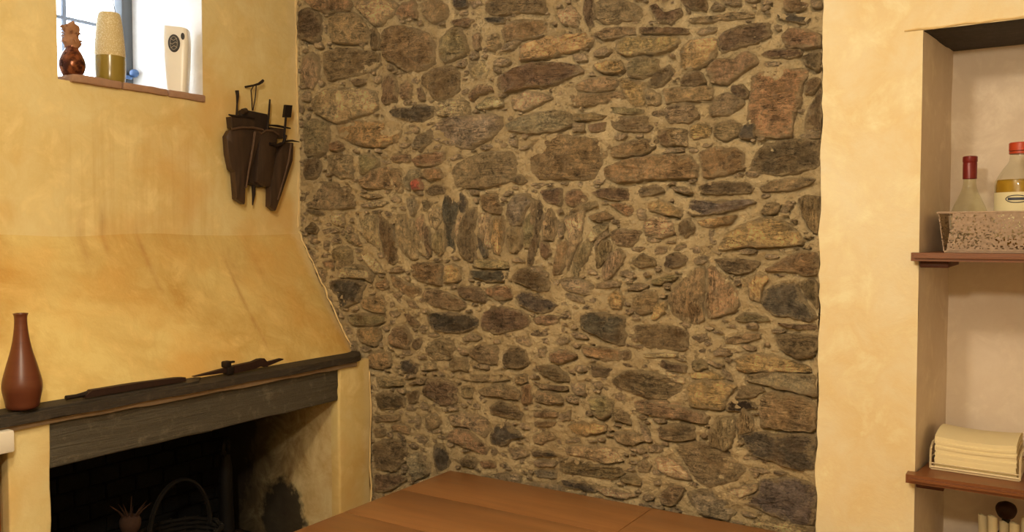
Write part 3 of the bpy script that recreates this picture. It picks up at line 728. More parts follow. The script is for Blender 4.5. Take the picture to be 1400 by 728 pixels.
# left wall with the deep window opening
WY0, WY1, WZ0, WZ1, WXO = 1.495, 2.032, 2.098, 2.74, -3.09
b = B()
slab_with_hole(b, lambda u, v: (XL+.004+.004*noise.noise(Vector((1, u*2.5, v*2.5))), u, v), -2.5, 2.52, 1.0, H, WY0, WY1, WZ0, WZ1, .04)
box(b, (-3.2, -2.5, 0), (XL-.02, 1.15, 1.02))
struct(obj('wall_left', b, M['yellow']))
# masonry behind the skin keeps daylight out
b = B()
box(b, (-3.2, -2.5, 1.62), (XL-.02, WY0-.012, H)); box(b, (-3.2, WY1+.012, 1.62), (XL-.02, 2.9, H)); box(b, (-3.2, WY0-.012, 1.62), (XL-.02, WY1+.012, WZ0-.03))
box(b, (-3.2, WY0-.012, WZ1+.012), (XL-.02, WY1+.012, H))
struct(obj('wall_left_core', b, M['reveal'], smooth=False))
b = B()
for a_, c_ in (((XL+.001, WY1, WZ0-.02), (-3.2, WY1+.012, WZ1)), ((XL+.001, WY0-.012, WZ0-.02), (-3.2, WY0, WZ1)), ((XL+.001, WY0, WZ1), (-3.2, WY1, WZ1+.012)), ((XL-.015, WY0, WZ0-.03), (-3.2, WY1, WZ0-.004))):
    lo = [min(p, q) for p, q in zip(a_, c_)]; hi = [max(p, q) for p, q in zip(a_, c_)]
    box(b, lo, hi)
struct(obj('wall_left_reveal', b, M['reveal'], smooth=False))

# back wall: lumpy mortar bed that carries the stones
def pip(px, pz, poly):
    ins = np.zeros(px.shape, bool); n = len(poly); j = n-1
    for i in range(n):
        xi, zi = poly[i]; xj, zj = poly[j]
        c = ((zi > pz) != (zj > pz)) & (px < (xj-xi)*(pz-zi)/(zj-zi+1e-12)+xi)
        ins ^= c; j = i
    return ins
PAL = {'k': (.088, .076, .056), 'K': (.02, .014, .01), 'd': (.150, .108, .064), 'b': (.255, .190, .112), 'r': (.265, .180, .100),  # K: an open hole, its darkness put in as near-black colour
       'o': (.39, .28, .140), 't': (.42, .33, .20), 'y': (.235, .192, .108), 'g': (.25, .212, .142), 'p': (.155, .125, .108), 'R': (.36, .10, .08)}
stones = []
for ln in STONES.strip().split('\n'):
    q = ln.split(); stones.append((q[0], [tuple(int(v)/1000 for v in s.split(',')) for s in q[1:]]))
def area(p): return .5*abs(sum(p[i-1][0]*p[i][1]-p[i][0]*p[i-1][1] for i in range(len(p))))

# raster of what the stones cover (5 mm cells)
X0, X1, Z0, Z1, CS = -2.66, -.562, .0, H, .005
nx, nz = int((X1-X0)/CS)+1, int((Z1-Z0)/CS)+1
gx, gz = np.meshgrid(X0+CS*np.arange(nx), Z0+CS*np.arange(nz), indexing='ij')
mask = np.zeros((nx, nz), bool)
def stamp(poly):
    xs = [p[0] for p in poly]; zs = [p[1] for p in poly]
    i0, i1 = max(0, int((min(xs)-X0)/CS)-1), min(nx, int((max(xs)-X0)/CS)+2)
    k0, k1 = max(0, int((min(zs)-Z0)/CS)-1), min(nz, int((max(zs)-Z0)/CS)+2)
    if i1 > i0 and k1 > k0: mask[i0:i1, k0:k1] |= pip(gx[i0:i1, k0:k1], gz[i0:i1, k0:k1], poly)
for c_, p in stones: stamp(p)

def blob(cx, cz, rx, rz, rot, n=7):
    out = []
    ph = random.random()*9
    for k in range(n):
        a = 2*math.pi*(k+random.uniform(-.25, .25))/n
        q = 1+.28*random.uniform(-1, 1)
        x, z = rx*q*math.cos(a), rz*q*math.sin(a)
        out.append((cx+x*math.cos(rot)-z*math.sin(rot), cz+x*math.sin(rot)+z*math.cos(rot)))
    return out
rubble = []
for rad, tries in ((.085, 1500), (.055, 2500), (.032, 4000), (.021, 7000), (.013, 9000), (.009, 5000)):
    for _ in range(tries):
        cx, cz = random.uniform(X0+.02, X1-.02), random.uniform(.05, H-.03)
        i, k = int((cx-X0)/CS), int((cz-Z0)/CS)
        if mask[i, k]: continue
        if random.random() < (.0 if rad > .02 else .2): continue
        rx, rz = rad*random.uniform(.9, 1.5), rad*random.uniform(.35, .8); rot = random.uniform(-.25, .25)
        ok = True
        for m_ in range(14):
            a = m_*math.pi/7
            x = cx+1.25*rx*math.cos(a)*math.cos(rot)-1.35*rz*math.sin(a)*math.sin(rot)
            z = cz+1.25*rx*math.cos(a)*math.sin(rot)+1.35*rz*math.sin(a)*math.cos(rot)
            ii, kk = int((x-X0)/CS), int((z-Z0)/CS)
            if ii < 1 or kk < 1 or ii >= nx-1 or kk >= nz-1 or mask[ii, kk]: ok = False; break
        if ok:
            p = blob(cx, cz, rx, rz, rot); rubble.append((rad, p)); stamp(p)

# blurred distance-like field for the swell of the pointing between stones
fld = (~mask).astype(float)
for _ in range(6):
    fld = (fld+np.roll(fld, 1, 0)+np.roll(fld, -1, 0)+np.roll(fld, 1, 1)+np.roll(fld, -1, 1))/5
under = np.zeros((nx, nz))                # hollow joints just below the stones
for d_ in (1, 2): under = np.maximum(under, ((~mask) & np.roll(mask, -d_, 1)).astype(float))
def mortar_y(i, k):
    x, z = gx[i, k], gz[i, k]
    return YB+.006-.008*fld[i, k]-.016*fbm(x*9, 3.1, z*9, 2)-.016*fbm(x*45, 7.7, z*55, 3)+.022*under[i, k]*max(0, .5+1.6*noise.noise(Vector((x*7, 1.5, z*7))))
idx = -np.ones((nx, nz), int); verts = []
for i in range(nx):
    for k in range(nz):
        if k*CS < .45 and (i % 1): continue
        verts.append((gx[i, k], mortar_y(i, k), gz[i, k]))
faces = []
for i in range(nx-1):
    a = i*nz
    faces += [(a+k, a+k+1, a+nz+k+1, a+nz+k) for k in range(nz-1)]
me = bpy.data.meshes.new('wall_back'); me.from_pydata(verts, [], faces); me.materials.append(M['mortar'])
for p in me.polygons: p.use_smooth = True
wall_back = struct(link(bpy.data.objects.new('wall_back', me)))

def chaikin(p, n=1):
    for _ in range(n):
        q = []
        for i in range(len(p)):
            a, c = p[i-1], p[i]
            q += [(a[0]*.87+c[0]*.13, a[1]*.87+c[1]*.13), (a[0]*.13+c[0]*.87, a[1]*.13+c[1]*.87)]
        p = q
    return p
def resample(p, step):
    out = []
    for i in range(len(p)):
        a, c = p[i-1], p[i]; L = math.hypot(c[0]-a[0], c[1]-a[1]); n = max(1, int(round(L/step)))
        out += [(a[0]+(c[0]-a[0])*t/n, a[1]+(c[1]-a[1])*t/n) for t in range(n)]
    return out
def stone_geo(poly, seed, proud, verts, faces, att, org, step=.008, back=.02, rings=7):
    """rough split face: outline with a narrow worn edge, a few tilted cleavage planes and broken relief"""
    p = resample(chaikin(poly), step)
    n = len(p)
    cx, cz = sum(q[0] for q in p)/n, sum(q[1] for q in p)/n
    size = math.sqrt(area(poly)); bev = min(.010, size*.13); amp = min(.017, size*.15)
    base = len(verts); sx = seed*3.17
    pl = [(random.uniform(0, .010)*min(1, size/.12), random.uniform(-.22, .22), random.uniform(-.28, .28)) for _ in range(4)]
    def face_y(X, Z):
        f_ = min([0.0]+[a+b_*(X-cx)+c*(Z-cz) for a, b_, c in pl])
        f_ = max(f_, -amp*1.3)
        g = fbm(X*22+sx, seed*1.3, Z*30, 3)*amp*1.5 + .0035*noise.noise(Vector((X*60, seed, Z*110)))-.004*abs(noise.noise(Vector((X*14+sx, seed*.7, Z*45))))
        return f_+g
    RS = [1.03, 1.0, None, None, .66, .42, .2][:rings]
    AT = [1, 1, .75, .4, .12, 0, 0]
    tall = max(q[1] for q in p)-min(q[1] for q in p) > 1.5*(max(q[0] for q in p)-min(q[0] for q in p))
    grow = .007 if tall and rings == 7 else min(.0035, size*.05)
    for ri, s_ in enumerate(RS):
        for (x, z) in p:
            L = math.hypot(x-cx, z-cz)+1e-6
            i2 = max(.70, 1-bev*.45/L); i3 = max(.5, 1-bev*1.3/L)
            ss = s_ if ri < 2 else i2 if ri == 2 else i3 if ri == 3 else i3*s_/.80
            e = 1+(.006*noise.noise(Vector((x*45+sx, z*45, seed)))+.003*noise.noise(Vector((x*130+sx, z*130, seed))))/L if ri <= 3 else 1
            ss += grow/L if ri < 4 else 0
            X = cx+(x-cx)*ss*e; Z = cz+(z-cz)*ss*e
            y = YB+back if ri == 0 else YB+.003 if ri == 1 else YB-proud*(.70 if ri == 2 else 1)-(.5 if ri == 2 else .9 if ri == 3 else 1)*face_y(X, Z)
            verts.append((X-org[0], y-org[1], Z-org[2])); att.append(AT[ri])
    verts.append((cx-org[0], YB-proud-face_y(cx, cz)-org[1], cz-org[2])); att.append(0)
    R = len(RS)
    for r in range(R-1):
        for k in range(n):
            a, c = base+r*n+k, base+r*n+(k+1) % n
            faces.append((a, c, c+n, a+n))
    top = base+(R-1)*n; cc = base+R*n
    for k in range(n): faces.append((top+k, top+(k+1) % n, cc))
def mesh_obj(name, verts, faces, att, mat, parent, loc=(0, 0, 0), ang=32):
    me = bpy.data.meshes.new(name); me.from_pydata(verts, [], faces); me.materials.append(mat)
    bm = bmesh.new(); bm.from_mesh(me); bmesh.ops.recalc_face_normals(bm, faces=bm.faces); bm.to_mesh(me); bm.free()
    at = me.attributes.new('pointing', 'FLOAT', 'POINT'); at.data.foreach_set('value', att)
    for p in me.polygons: p.use_smooth = True
    me.set_sharp_from_angle(angle=math.radians(ang))
    o = link(bpy.data.objects.new(name, me), parent); o.location = loc
    return o
order = sorted(range(len(stones)), key=lambda i: -area(stones[i][1]))
single = set(order[:288])
rv, rf, ra = [], [], []
for i, (c_, p) in enumerate(stones):
    size = math.sqrt(area(p))
    proud = {'k': .008, 'K': .0, 'R': .014}.get(c_, .009)*random.uniform(.6, 1.6)+min(.005, size*.04)
    if i in single:
        v, f, at = [], [], []
        n = len(p); org = (sum(q[0] for q in p)/n, YB, sum(q[1] for q in p)/n)
        stone_geo(p, i, proud, v, f, at, org)
        o = mesh_obj('stone', v, f, at, M['stone'], wall_back, org)
        j = random.uniform(.82, 1.22)
        w_ = max(q[0] for q in p)-min(q[0] for q in p); h_ = max(q[1] for q in p)-min(q[1] for q in p)
        o.color = tuple(x*j*random.uniform(.95, 1.05) for x in PAL[c_])+(0 if h_ > 1.15*w_ else 1,)
        if c_ == 'R': o['label'] = 'small red stone'
    else: stone_geo(p, i, proud*.7, rv, rf, ra, (0, YB, 0), rings=6)
for i, (rad, p) in enumerate(rubble):
    stone_geo(p, 500+i, min(.007, rad*.28), rv, rf, ra, (0, YB, 0), rings=5, step=max(.006, rad*.3))
o = mesh_obj('rubble_stone', rv, rf, ra, M['stone'], wall_back, (0, YB, 0)); o.color = (.30, .235, .155, 1); o['kind'] = 'stuff'

# plastered right-hand part of the back wall with the niche
NX0, NX1, NZ0, NZ1, NYB = -.3085, .62, .30, 2.152, 2.83
b = B()
def wbr(u, v):
    if u < -.55: u += .008*noise.noise(Vector((3, v*9, 1)))+.004*noise.noise(Vector((9, v*35, 1)))
    return (u, YB-.006+.004*noise.noise(Vector((u*2.5, 5, v*2.5))), v)
slab_with_hole(b, wbr, -.563, 1.5, 0, H, NX0, NX1, NZ0, NZ1, .03)
ed = [e for e in b.edges if e.is_boundary and all(abs(v.co.x+.563) < .02 for v in e.verts)]
r = bmesh.ops.extrude_edge_only(b, edges=ed)
for v in [g for g in r['geom'] if isinstance(g, bmesh.types.BMVert)]: v.co.y = YB+.03; v.co.x += .004
struct(obj('wall_back_plaster', b, M['yellow2'], angle=60))
b = B()
def quadwall(a, c, d, e): b.faces.new([b.verts.new(q) for q in (a, c, d, e)])
XB0, XB1 = -.270, .60
yf = YB-.004
grid(b, lambda u, v: (NX0+(XB0-NX0)*u, yf+(NYB-yf)*u, NZ0+(NZ1-NZ0)*v), 6, 30)      # left cheek
grid(b, lambda u, v: (NX1+(XB1-NX1)*u, yf+(NYB-yf)*u, NZ0+(NZ1-NZ0)*v), 6, 30)      # right cheek
grid(b, lambda u, v: (XB0+(XB1-XB0)*u, NYB, NZ0+(NZ1-NZ0)*v), 20, 30)               # back
grid(b, lambda u, v: (NX0+(NX1-NX0)*u, yf+(NYB-yf)*v, NZ0), 6, 3)                   # bottom
for v in b.verts: v.co.x += .003*noise.noise(v.co*6)
struct(obj('wall_back_niche', b, M['niche'], smooth=True, angle=50))
b = B(); box(b, (-.60, YB+.34, 0), (1.6, YB+.40, H)); box(b, (-.575, YB+.03, 0), (-.33, YB+.34, H)); box(b, (-.33, YB+.03, NZ1+.06), (1.6, YB+.34, H)); box(b, (-2.7, YB+.05, 0), (-.57, YB+.12, H))
struct(obj('wall_back_core', b, M['niche'], smooth=False))
# dark slate lintel over the niche, its front edge just showing under the plaster
b = B(); box(b, (NX0-.004, YB-.001, NZ1), (NX1+.08, NYB+.01, NZ1+.05), .003)
bmesh.ops.subdivide_edges(b, edges=b.edges[:], cuts=5, use_grid_fill=True)
for v in b.verts: v.co += Vector((0, .003, .005))*noise.noise(v.co*14)
struct(obj('trim_1', b, M['slate']))
b = B()
pts = [(NX0-.045+i*.035, YB-.007-.003*random.random(), NZ1+.004+.005*noise.noise(Vector((i*.9, 0, 0)))) for i in range(28)]
tube(b, pts, [.002+.004*abs(noise.noise(Vector((i*.7, 4, 0)))) for i in range(28)], 6)
struct(obj('trim_2', b, M['lime']))

# ------------------------------------------------------------------ window
win = struct(link(bpy.data.objects.new('window_1', None)))
b = B()
fx = -3.05
for a_, c_ in (((fx-.05, WY0, WZ0-.02), (fx, WY0+.05, WZ1)), ((fx-.05, WY1-.045, WZ0-.02), (fx, WY1, WZ1)), ((fx-.05, WY0, WZ0-.02), (fx, WY1, WZ0+.03)), ((fx-.05, WY0, WZ1-.05), (fx, WY1, WZ1))):
    box(b, a_, c_, .004)
obj('window_frame', b, M['frame'], win)
b = B(); tube(b, [(fx-.03, 1.775, WZ0), (fx-.03, 1.775, WZ1)], .009, 8); obj('window_bar', b, M['bar'], win)
for z in (2.405, 2.62):
    b = B(); tube(b, [(fx-.03, WY0, z), (fx-.03, WY1-.03, z)], .007, 8); obj('window_bar', b, M['bar'], win)
M['pane'] = thin_glass('window_glass', (.97, .985, 1.0))
b = B(); box(b, (fx-.046, WY0+.04, WZ0+.02), (fx-.042, WY1-.04, WZ1-.04)); obj('pane', b, M['pane'], win, smooth=False)
b = B(); lathe(b, smoothprof([(.004, -.02), (.013, -.012), (.016, 0), (.013, .012), (.004, .02)], 3), 14)
bmesh.ops.rotate(b, verts=b.verts, matrix=Matrix.Rotation(math.pi/2, 3, 'Y'))
bmesh.ops.translate(b, verts=b.verts, vec=(-3.02, 2.015, 2.235))
tube(b, [(-3.05, 2.0, 2.222), (-3.02, 2.0, 2.215), (-3.0, 1.975, 2.212)], .007, 8)
obj('window_latch', b, M['blue'], win)
# sill of three terracotta tiles; the setting's own piece of the window
ys = [1.528, 1.705, 1.882, 2.040]
for k in range(3):
    b = B(); box(b, (XL-.17, ys[k]+.004, 2.094+(.002 if k == 1 else 0)), (XL+.022-.004*k, ys[k+1]-.004, 2.119), .005, 2)
    bmesh.ops.subdivide_edges(b, edges=[e for e in b.edges if e.calc_length() > .05], cuts=5, use_grid_fill=True)
    for v in b.verts: v.co += Vector((.003, .002, .002))*noise.noise(v.co*25)
    obj('tile', b, M['tile'], win)
b = B(); box(b, (-3.1, WY0, 2.09), (XL-.168, WY1, 2.112)); obj('sill_board', b, M['reveal'], win, smooth=False)

# ------------------------------------------------------------------ survey helper: a sight line met with a wall, shelf or table plane
_p, _a = math.atan(46/1166), math.radians(32.57)
def _ray(px, py):
    x = (px-700)/1166; y = (364-py)/1166
    f_ = math.cos(_p)+y*math.sin(_p); u = -math.sin(_p)+y*math.cos(_p)
    return Vector((-math.sin(_a)*f_+math.cos(_a)*x, math.cos(_a)*f_+math.sin(_a)*x, u))
def onX(px, py, X): r = _ray(px, py); return Vector((0, 0, 1.62))+r*(X/r.x)
def onY(px, py, Y): r = _ray(px, py); return Vector((0, 0, 1.62))+r*(Y/r.y)

# ------------------------------------------------------------------ fireplace
FX = -2.244
fp = thing('fireplace', (FX, 1.78, 0), 'ochre plastered corner fireplace with sloping hood, grey slab lintel and dark mantel shelf', 'fireplace')
F0 = Vector(fp.location)
def fobj(name, bm, mat, **k):
    bmesh.ops.translate(bm, verts=bm.verts, vec=-F0)
    # materials read world position, so local coordinates are free
    return obj(name, bm, mat, fp, **k)
def wobble(bm, amp, fr, keep=None):
    for v in bm.verts:
        if keep and keep(v.co): continue
        n = noise.noise_vector(v.co*fr); v.co += n*amp
# hood: sloping breast, meets the wall at about head height
b = B()
def hood(u, v):
    y = .25+(2.515-.25)*u
    z = 1.625-.475*v
    x = XL-.004+(-2.316-XL+.004)*(v**1.06)
    e = .006*noise.noise(Vector((2, y*3, z*3)))
    k = max(0, (y-2.42)/.09); x -= min(.06, .045*k*k)*v
    return (x+e, y, z)
grid(b, hood, 90, 24)
grid(b, lambda u, v: (XL+.287*u, .25, 1.625-.47*v if u > v*0 else 1.2), 1, 1)
fobj('hood', b, M['hood'], angle=70)
# pale lime line where hood meets the stones
b = B()
pts = [(XL+.004+(.287)*t_-.002, 2.491+.004*noise.noise(Vector((t_*9, 1, 2))), 1.625-.46*t_) for t_ in [i/26 for i in range(27)]]
tube(b, pts, [.002+.004*abs(noise.noise(Vector((i*.6, 2, 7)))) for i in range(27)], 7)
wobble(b, .006, 40)
fobj('lime_edge', b, M['lime'])
b = B()
zz = [1.64+i*.04 for i in range(29)]
tube(b, [(XL+.004, 2.488+.008*noise.noise(Vector((1, z*6, 2))), z) for z in zz], [.003+.007*abs(noise.noise(Vector((z*15, 2, 7)))) for z in zz], 7)
wobble(b, .006, 40)
struct(obj('trim_3', b, M['lime']))
# mantel shelf: one worn dark slab
b = B()
def slab(bm, pts2, z0, z1, cuts=0):
    lo = [bm.verts.new((x, y, z0)) for x, y in pts2]; hi = [bm.verts.new((x, y, z1)) for x, y in pts2]
    n = len(pts2)
    bm.faces.new(lo[::-1]); bm.faces.new(hi)
    for i in range(n): bm.faces.new((lo[i], lo[(i+1) % n], hi[(i+1) % n], hi[i]))
front = [(-2.216+.006*noise.noise(Vector((y*5, 1, 1)))+.003*noise.noise(Vector((y*23, 1, 1))), y) for y in np.arange(.3, 2.36, .03)]
slab(b, front+[(-2.225, 2.40), (-2.25, 2.44), (-2.30, 2.49), (-2.45, 2.49), (-2.45, .3)], 1.130, 1.152)
bmesh.ops.bevel(b, geom=[e for e in b.edges if e.calc_face_angle(0) > .8 and all(v.co.x > -2.3 for v in e.verts)], offset=.006, segments=2, affect='EDGES')
for v in b.verts: v.co.z += .0045*noise.noise(Vector((v.co.x*10, v.co.y*6, 2)))+.002*noise.noise(Vector((v.co.x*40, v.co.y*30, v.co.z*30)))
fobj('mantel_shelf', b, M['slate'], angle=50)
# rough second layer of the split slab, left end
b = B()
fr2 = [(-2.240+.012*noise.noise(Vector((y*8, 4, 1)))+.006*noise.noise(Vector((y*31, 1, 1))), y) for y in np.arange(.3, 1.72, .025)]
slab(b, fr2+[(-2.30, 1.75), (-2.36, 1.72), (-2.36, .3)], 1.150, 1.157)
for v in b.verts: v.co.z += .003*noise.noise(v.co*30)
fobj('split_layer', b, M['slate'], angle=50)
b = B(); box(b, (-2.50, .4, 1.112), (FX+.013, 2.40, 1.132), .004)
bmesh.ops.subdivide_edges(b, edges=[e for e in b.edges if e.calc_length() > .3], cuts=40)
wobble(b, .004, 20); fobj('plaster_bead', b, M['dirtylime'])
# lintel
b = B(); box(b, (-2.46, 1.229, .991), (FX-.003, 2.316, 1.116), .005, 2)
bmesh.ops.subdivide_edges(b, edges=[e for e in b.edges if e.calc_length() > .05], cuts=12, use_grid_fill=True)
wobble(b, .004, 9); wobble(b, .002, 40)
fobj('lintel', b, M['lintel'], angle=60)
# pillars
def pillar(name, y0, y1, rad, z1=1.118, xb=-2.50):
    b = B(); box(b, (xb, y0, 0), (FX, y1, z1))
    es = [e for e in b.edges if abs(e.verts[0].co.z-e.verts[1].co.z) > .5 and e.verts[0].co.x > -2.25]
    if rad > .02:
        bmesh.ops.bevel(b, geom=[e for e in es if e.verts[0].co.y < y0+.05], offset=.01, segments=3, affect='EDGES', profile=.5)
        es = [e for e in b.edges if abs(e.verts[0].co.z-e.verts[1].co.z) > .5 and e.verts[0].co.x > -2.25 and e.verts[0].co.y > y1-.01]
    bmesh.ops.bevel(b, geom=es, offset=rad, segments=4, affect='EDGES', profile=.5)
    bmesh.ops.subdivide_edges(b, edges=[e for e in b.edges if abs(e.verts[0].co.z-e.verts[1].co.z) > .5], cuts=24)
    wobble(b, .006, 7)
    return fobj(name, b, M['yellow'], angle=70)
pillar('pillar', 1.124, 1.232, .006)
pillar('pillar', 2.316, 2.500, .026, 1.128, -2.285)
b = B()
rr = [.0+i*.045 for i in range(25)]
tube(b, [(FX-.004, 2.488+.003*math.sin(i), z) for i, z in enumerate(rr)], [.003+.006*abs(noise.noise(Vector((z*12, 5, 7)))) for z in rr], 7)
wobble(b, .006, 40)
fobj('lime_edge', b, M['lime'])
# firebox: cheeks, back, throat, hearth
b = B(); box(b, (-2.98, 2.320, 0), (-2.275, 2.36, 1.12))
bmesh.ops.subdivide_edges(b, edges=[e for e in b.edges if e.calc_length() > .3], cuts=14, use_grid_fill=True); wobble(b, .003, 8)
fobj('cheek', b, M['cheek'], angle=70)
b = B(); box(b, (-2.98, 1.19, 0), (-2.27, 1.236, 1.12)); fobj('cheek', b, M['soot'], smooth=False)
b = B()
for k in range(22):          # sooty brick back, laid in courses
    z = .40+.062*k
    if z > 1.5: break
    y = 1.2-(.06 if k % 2 else 0)
    while y < 2.33:
        w = .118; y1 = min(y+w, 2.34)
        if y1-max(y, 1.2) > .02: box(b, (-2.93, max(y, 1.2)+.004, z+.004), (-2.895+random.uniform(-.004, .004), y1-.004, z+.058), .003, 1)
        y += w
o = fobj('brick_back', b, M['soot'], smooth=False); o['kind'] = 'stuff'
b = B(); box(b, (-3.0, 1.15, 0), (-2.925, 2.4, 1.7)); fobj('fire_back', b, M['soot'], smooth=False)
b = B(); box(b, (-2.93, 1.2, 1.50), (-2.645, 2.36, 1.54)); box(b, (-2.66, 1.2, 1.115), (-2.648, 2.36, 1.54)); box(b, (-2.66, 1.2, 1.117), (-2.42, 2.36, 1.13))
box(b, (-2.98, 1.19, 1.1), (-2.6, 1.236, 1.54)); box(b, (-2.98, 2.318, 1.1), (-2.66, 2.36, 1.54))
fobj('smoke_chamber', b, M['soot'], smooth=False)
b = B(); box(b, (-2.96, 1.19, 0), (-2.25, 2.36, .40), .01); fobj('hearth', b, M['soot'])

# ------------------------------------------------------------------ things in the fireplace
# tall fire iron with a ring head
t_ = thing('andiron', (-2.66, 2.13, .40), 'tall dark iron andiron with ring head standing at the right of the hearth', 'andiron')
b = B(); tube(b, [(0, 0, .03), (0, 0, .2), (0, 0, .32), (0, 0, .375)], [.032, .027, .025, .018], 10); obj('upright', b, M['black'], t_)
b = B(); tube(b, [(.030*math.cos(a)*.54, -.030*math.cos(a)*.84, .40+.030*math.sin(a)) for a in [k*math.pi/9 for k in range(18)]], .011, 8, True); obj('ring', b, M['black'], t_)
for s in (-1, 1):
    b = B(); tube(b, [(0, 0, .07), (.02, s*.05, .06), (.03, s*.08, .012)], .011, 7); obj('foot', b, M['iron'], t_)
b = B(); tube(b, [(0, 0, .06), (-.12, 0, .06), (-.2, 0, .012)], .011, 7); obj('log_bar', b, M['iron'], t_)
# wicker basket with arched handle
WK = simple('dark_wicker', lin((.09, .07, .05)), .85, 90, .35)
bx, by = -2.58, 1.87
t_ = thing('basket', (bx, by, .40), 'dim wicker basket with an arched handle standing inside the fireplace', 'basket')
b = B()
for k in range(11):
    r_ = .10+.028*(k/10)
    tube(b, [((r_+.004*math.sin(9*a+k*math.pi))*math.cos(a), (r_+.004*math.sin(9*a+k*math.pi))*math.sin(a)*1.1, .012+.0155*k) for a in [j*2*math.pi/54 for j in range(54)]], .0078, 5, True)
for j in range(18):
    a = j*2*math.pi/18
    tube(b, [(.10*math.cos(a), .11*math.sin(a), .0), (.128*math.cos(a), .141*math.sin(a), .178)], .004, 5)
lathe(b, [(.001, .004), (.1, .004), (.1, .012), (.001, .012)], 20)
obj('weave', b, WK, t_)
b = B()
for dd in (-.006, .006): tube(b, [(dd, .125*math.cos(a), .16+.19*math.sin(a)) for a in [k*math.pi/20 for k in range(21)]], .005, 6)
obj('handle', b, WK, t_)
# dried tuft
BR = simple('dried_seed_head', lin((.22, .13, .07)), .9, 120, .4)
p0 = onX(178, 716, -2.47)
t_ = thing('dried_flower', (p0.x, p0.y, .40), 'brown dried thistle head on a stalk, standing in the dark fireplace opening', 'dried flower')
hz = p0.z-.40
b = B(); tube(b, [(0, 0, 0), (.008, .01, hz*.5), (0, 0, hz)], .004, 6); obj('stalk', b, BR, t_)
b = B(); lathe(b, smoothprof([(.004, -.035), (.024, -.025), (.033, 0), (.028, .02), (.012, .028)], 3), 14, (0, 0, hz)); obj('seed_head', b, BR, t_)
for k in range(9):
    a = k*2*math.pi/9+.3; el = random.uniform(.6, 1.2)
    b = B(); q = Vector((math.cos(a)*math.cos(el), math.sin(a)*math.cos(el), math.sin(el)))
    tube(b, [Vector((0, 0, hz))+q*.02, Vector((0, 0, hz))+q*.05+Vector((0, 0, .004)), Vector((0, 0, hz))+q*.085], [.004, .0025, .0008], 5); obj('bract', b, BR, t_)

# ------------------------------------------------------------------ on the mantel
MZ = 1.152
VS = NT('brown_glaze'); f_ = VS.noise(9, 4); c_ = VS.mix(f_, lin((.31, .15, .09)), lin((.43, .23, .14)))
c_ = VS.mix(VS.ramp(VS.noise(1, 3, .5, vec=VS.mapv(scale=(8, 8, 90))), [(.5, 0), (.7, .3)]), c_, lin((.30, .12, .07)))
VS.set(Base_Color=c_, Roughness=.34); M['glaze'] = VS.m
pv = onX(31, 558, -2.262)
t_ = thing('vase', (pv.x, pv.y, MZ+.006), 'tall brown glazed clay bottle vase on the left end of the mantel', 'vase')
s_ = (pv.xy.length*.0+Vector((pv.x, pv.y, 0)).dot(Vector((-math.sin(_a), math.cos(_a), 0))))/1166
prof = [(.35*24, 0), (.8*24, 3), (22, 14), (25, 30), (24, 42), (19, 62), (13, 84), (9.5, 104), (8, 120), (8, 128), (8.7, 131), (8.9, 133)]
b = B(); lathe(b, [(r*s_, z*s_) for r, z in smoothprof(prof, 4)], 40, cap=False)
rg = [(8.9, 133), (7.2, 133.5), (6.5, 130), (6.2, 100)]
lathe(b, [(r*s_, z*s_) for r, z in rg], 40, cap=False); lathe(b, [(.1*s_, 0), (8.4*s_, 0)], 40, cap=False)
obj('body', b, M['glaze'], t_)
b = B(); tube(b, [(8.6*s_*math.cos(a), 8.6*s_*math.sin(a), 132.5*s_) for a in [k*math.pi/18 for k in range(36)]], .9*s_, 6, True); obj('lip', b, M['glaze'], t_)
# long flat iron bar
p0, p1 = onX(90, 546, -2.270), onX(251, 520, -2.270)
L = (p1-p0).length
t_ = thing('iron_bar', (-2.270, (p0.y+p1.y)/2, MZ+.008), 'long thin rusty iron bar lying along the mantel beside the vase', 'iron bar')
b = B()
Y0, Y1 = p0.y-t_.location.y, p1.y-t_.location.y
pr = [(Y0+.05, .004), (Y0+.07, .013), (Y0+.2, .013), (Y1-.03, .010), (Y1, .008)]
for (ya, ha), (yb, hb) in zip(pr, pr[1:]):
    v = [b.verts.new(q) for q in [(-.011, ya, 0), (.011, ya, 0), (.011, ya, ha*1.5), (-.011, ya, ha*1.5), (-.011, yb, 0), (.011, yb, 0), (.011, yb, hb*1.5), (-.011, yb, hb*1.5)]]
    for q in [(0,1,5,4),(1,2,6,5),(2,3,7,6),(3,0,4,7),(3,2,1,0),(4,5,6,7)]: b.faces.new([v[i] for i in q])
bmesh.ops.remove_doubles(b, verts=b.verts, dist=.0002)
obj('blade', b, M['rust'], t_, smooth=False)
b = B(); tube(b, [(0, Y0, .008), (0, Y0+.03, .008), (0, Y0+.06, .010)], [.007, .006, .008], 8); obj('grip', b, M['iron'], t_)
# second iron: pointed, with a block in the middle
q0, q1 = onX(264, 508, -2.275), onX(386, 494, -2.275)
t_ = thing('iron_latch', (-2.275, (q0.y+q1.y)/2, MZ+.003), 'pointed wrought iron fitting with a square knob, lying on the mantel near the stone wall', 'iron fitting')
Y0, Y1 = q0.y-t_.location.y, q1.y-t_.location.y
b = B()
def strip(bm, pr, w):
    for (ya, z0, z1), (yb, w0, w1) in zip(pr, pr[1:]):
        v = [bm.verts.new(q) for q in [(-w, ya, z0), (w, ya, z0), (w, ya, z1), (-w, ya, z1), (-w, yb, w0), (w, yb, w0), (w, yb, w1), (-w, yb, w1)]]
        for q in [(0,1,5,4),(1,2,6,5),(2,3,7,6),(3,0,4,7),(3,2,1,0),(4,5,6,7)]: bm.faces.new([v[i] for i in q])
    bmesh.ops.remove_doubles(bm, verts=bm.verts, dist=.0002)
strip(b, [(Y0, .012, .0135), (Y0+.10, .009, .022), (-.02, .006, .026)], .008); obj('point', b, M['rust'], t_, smooth=False)
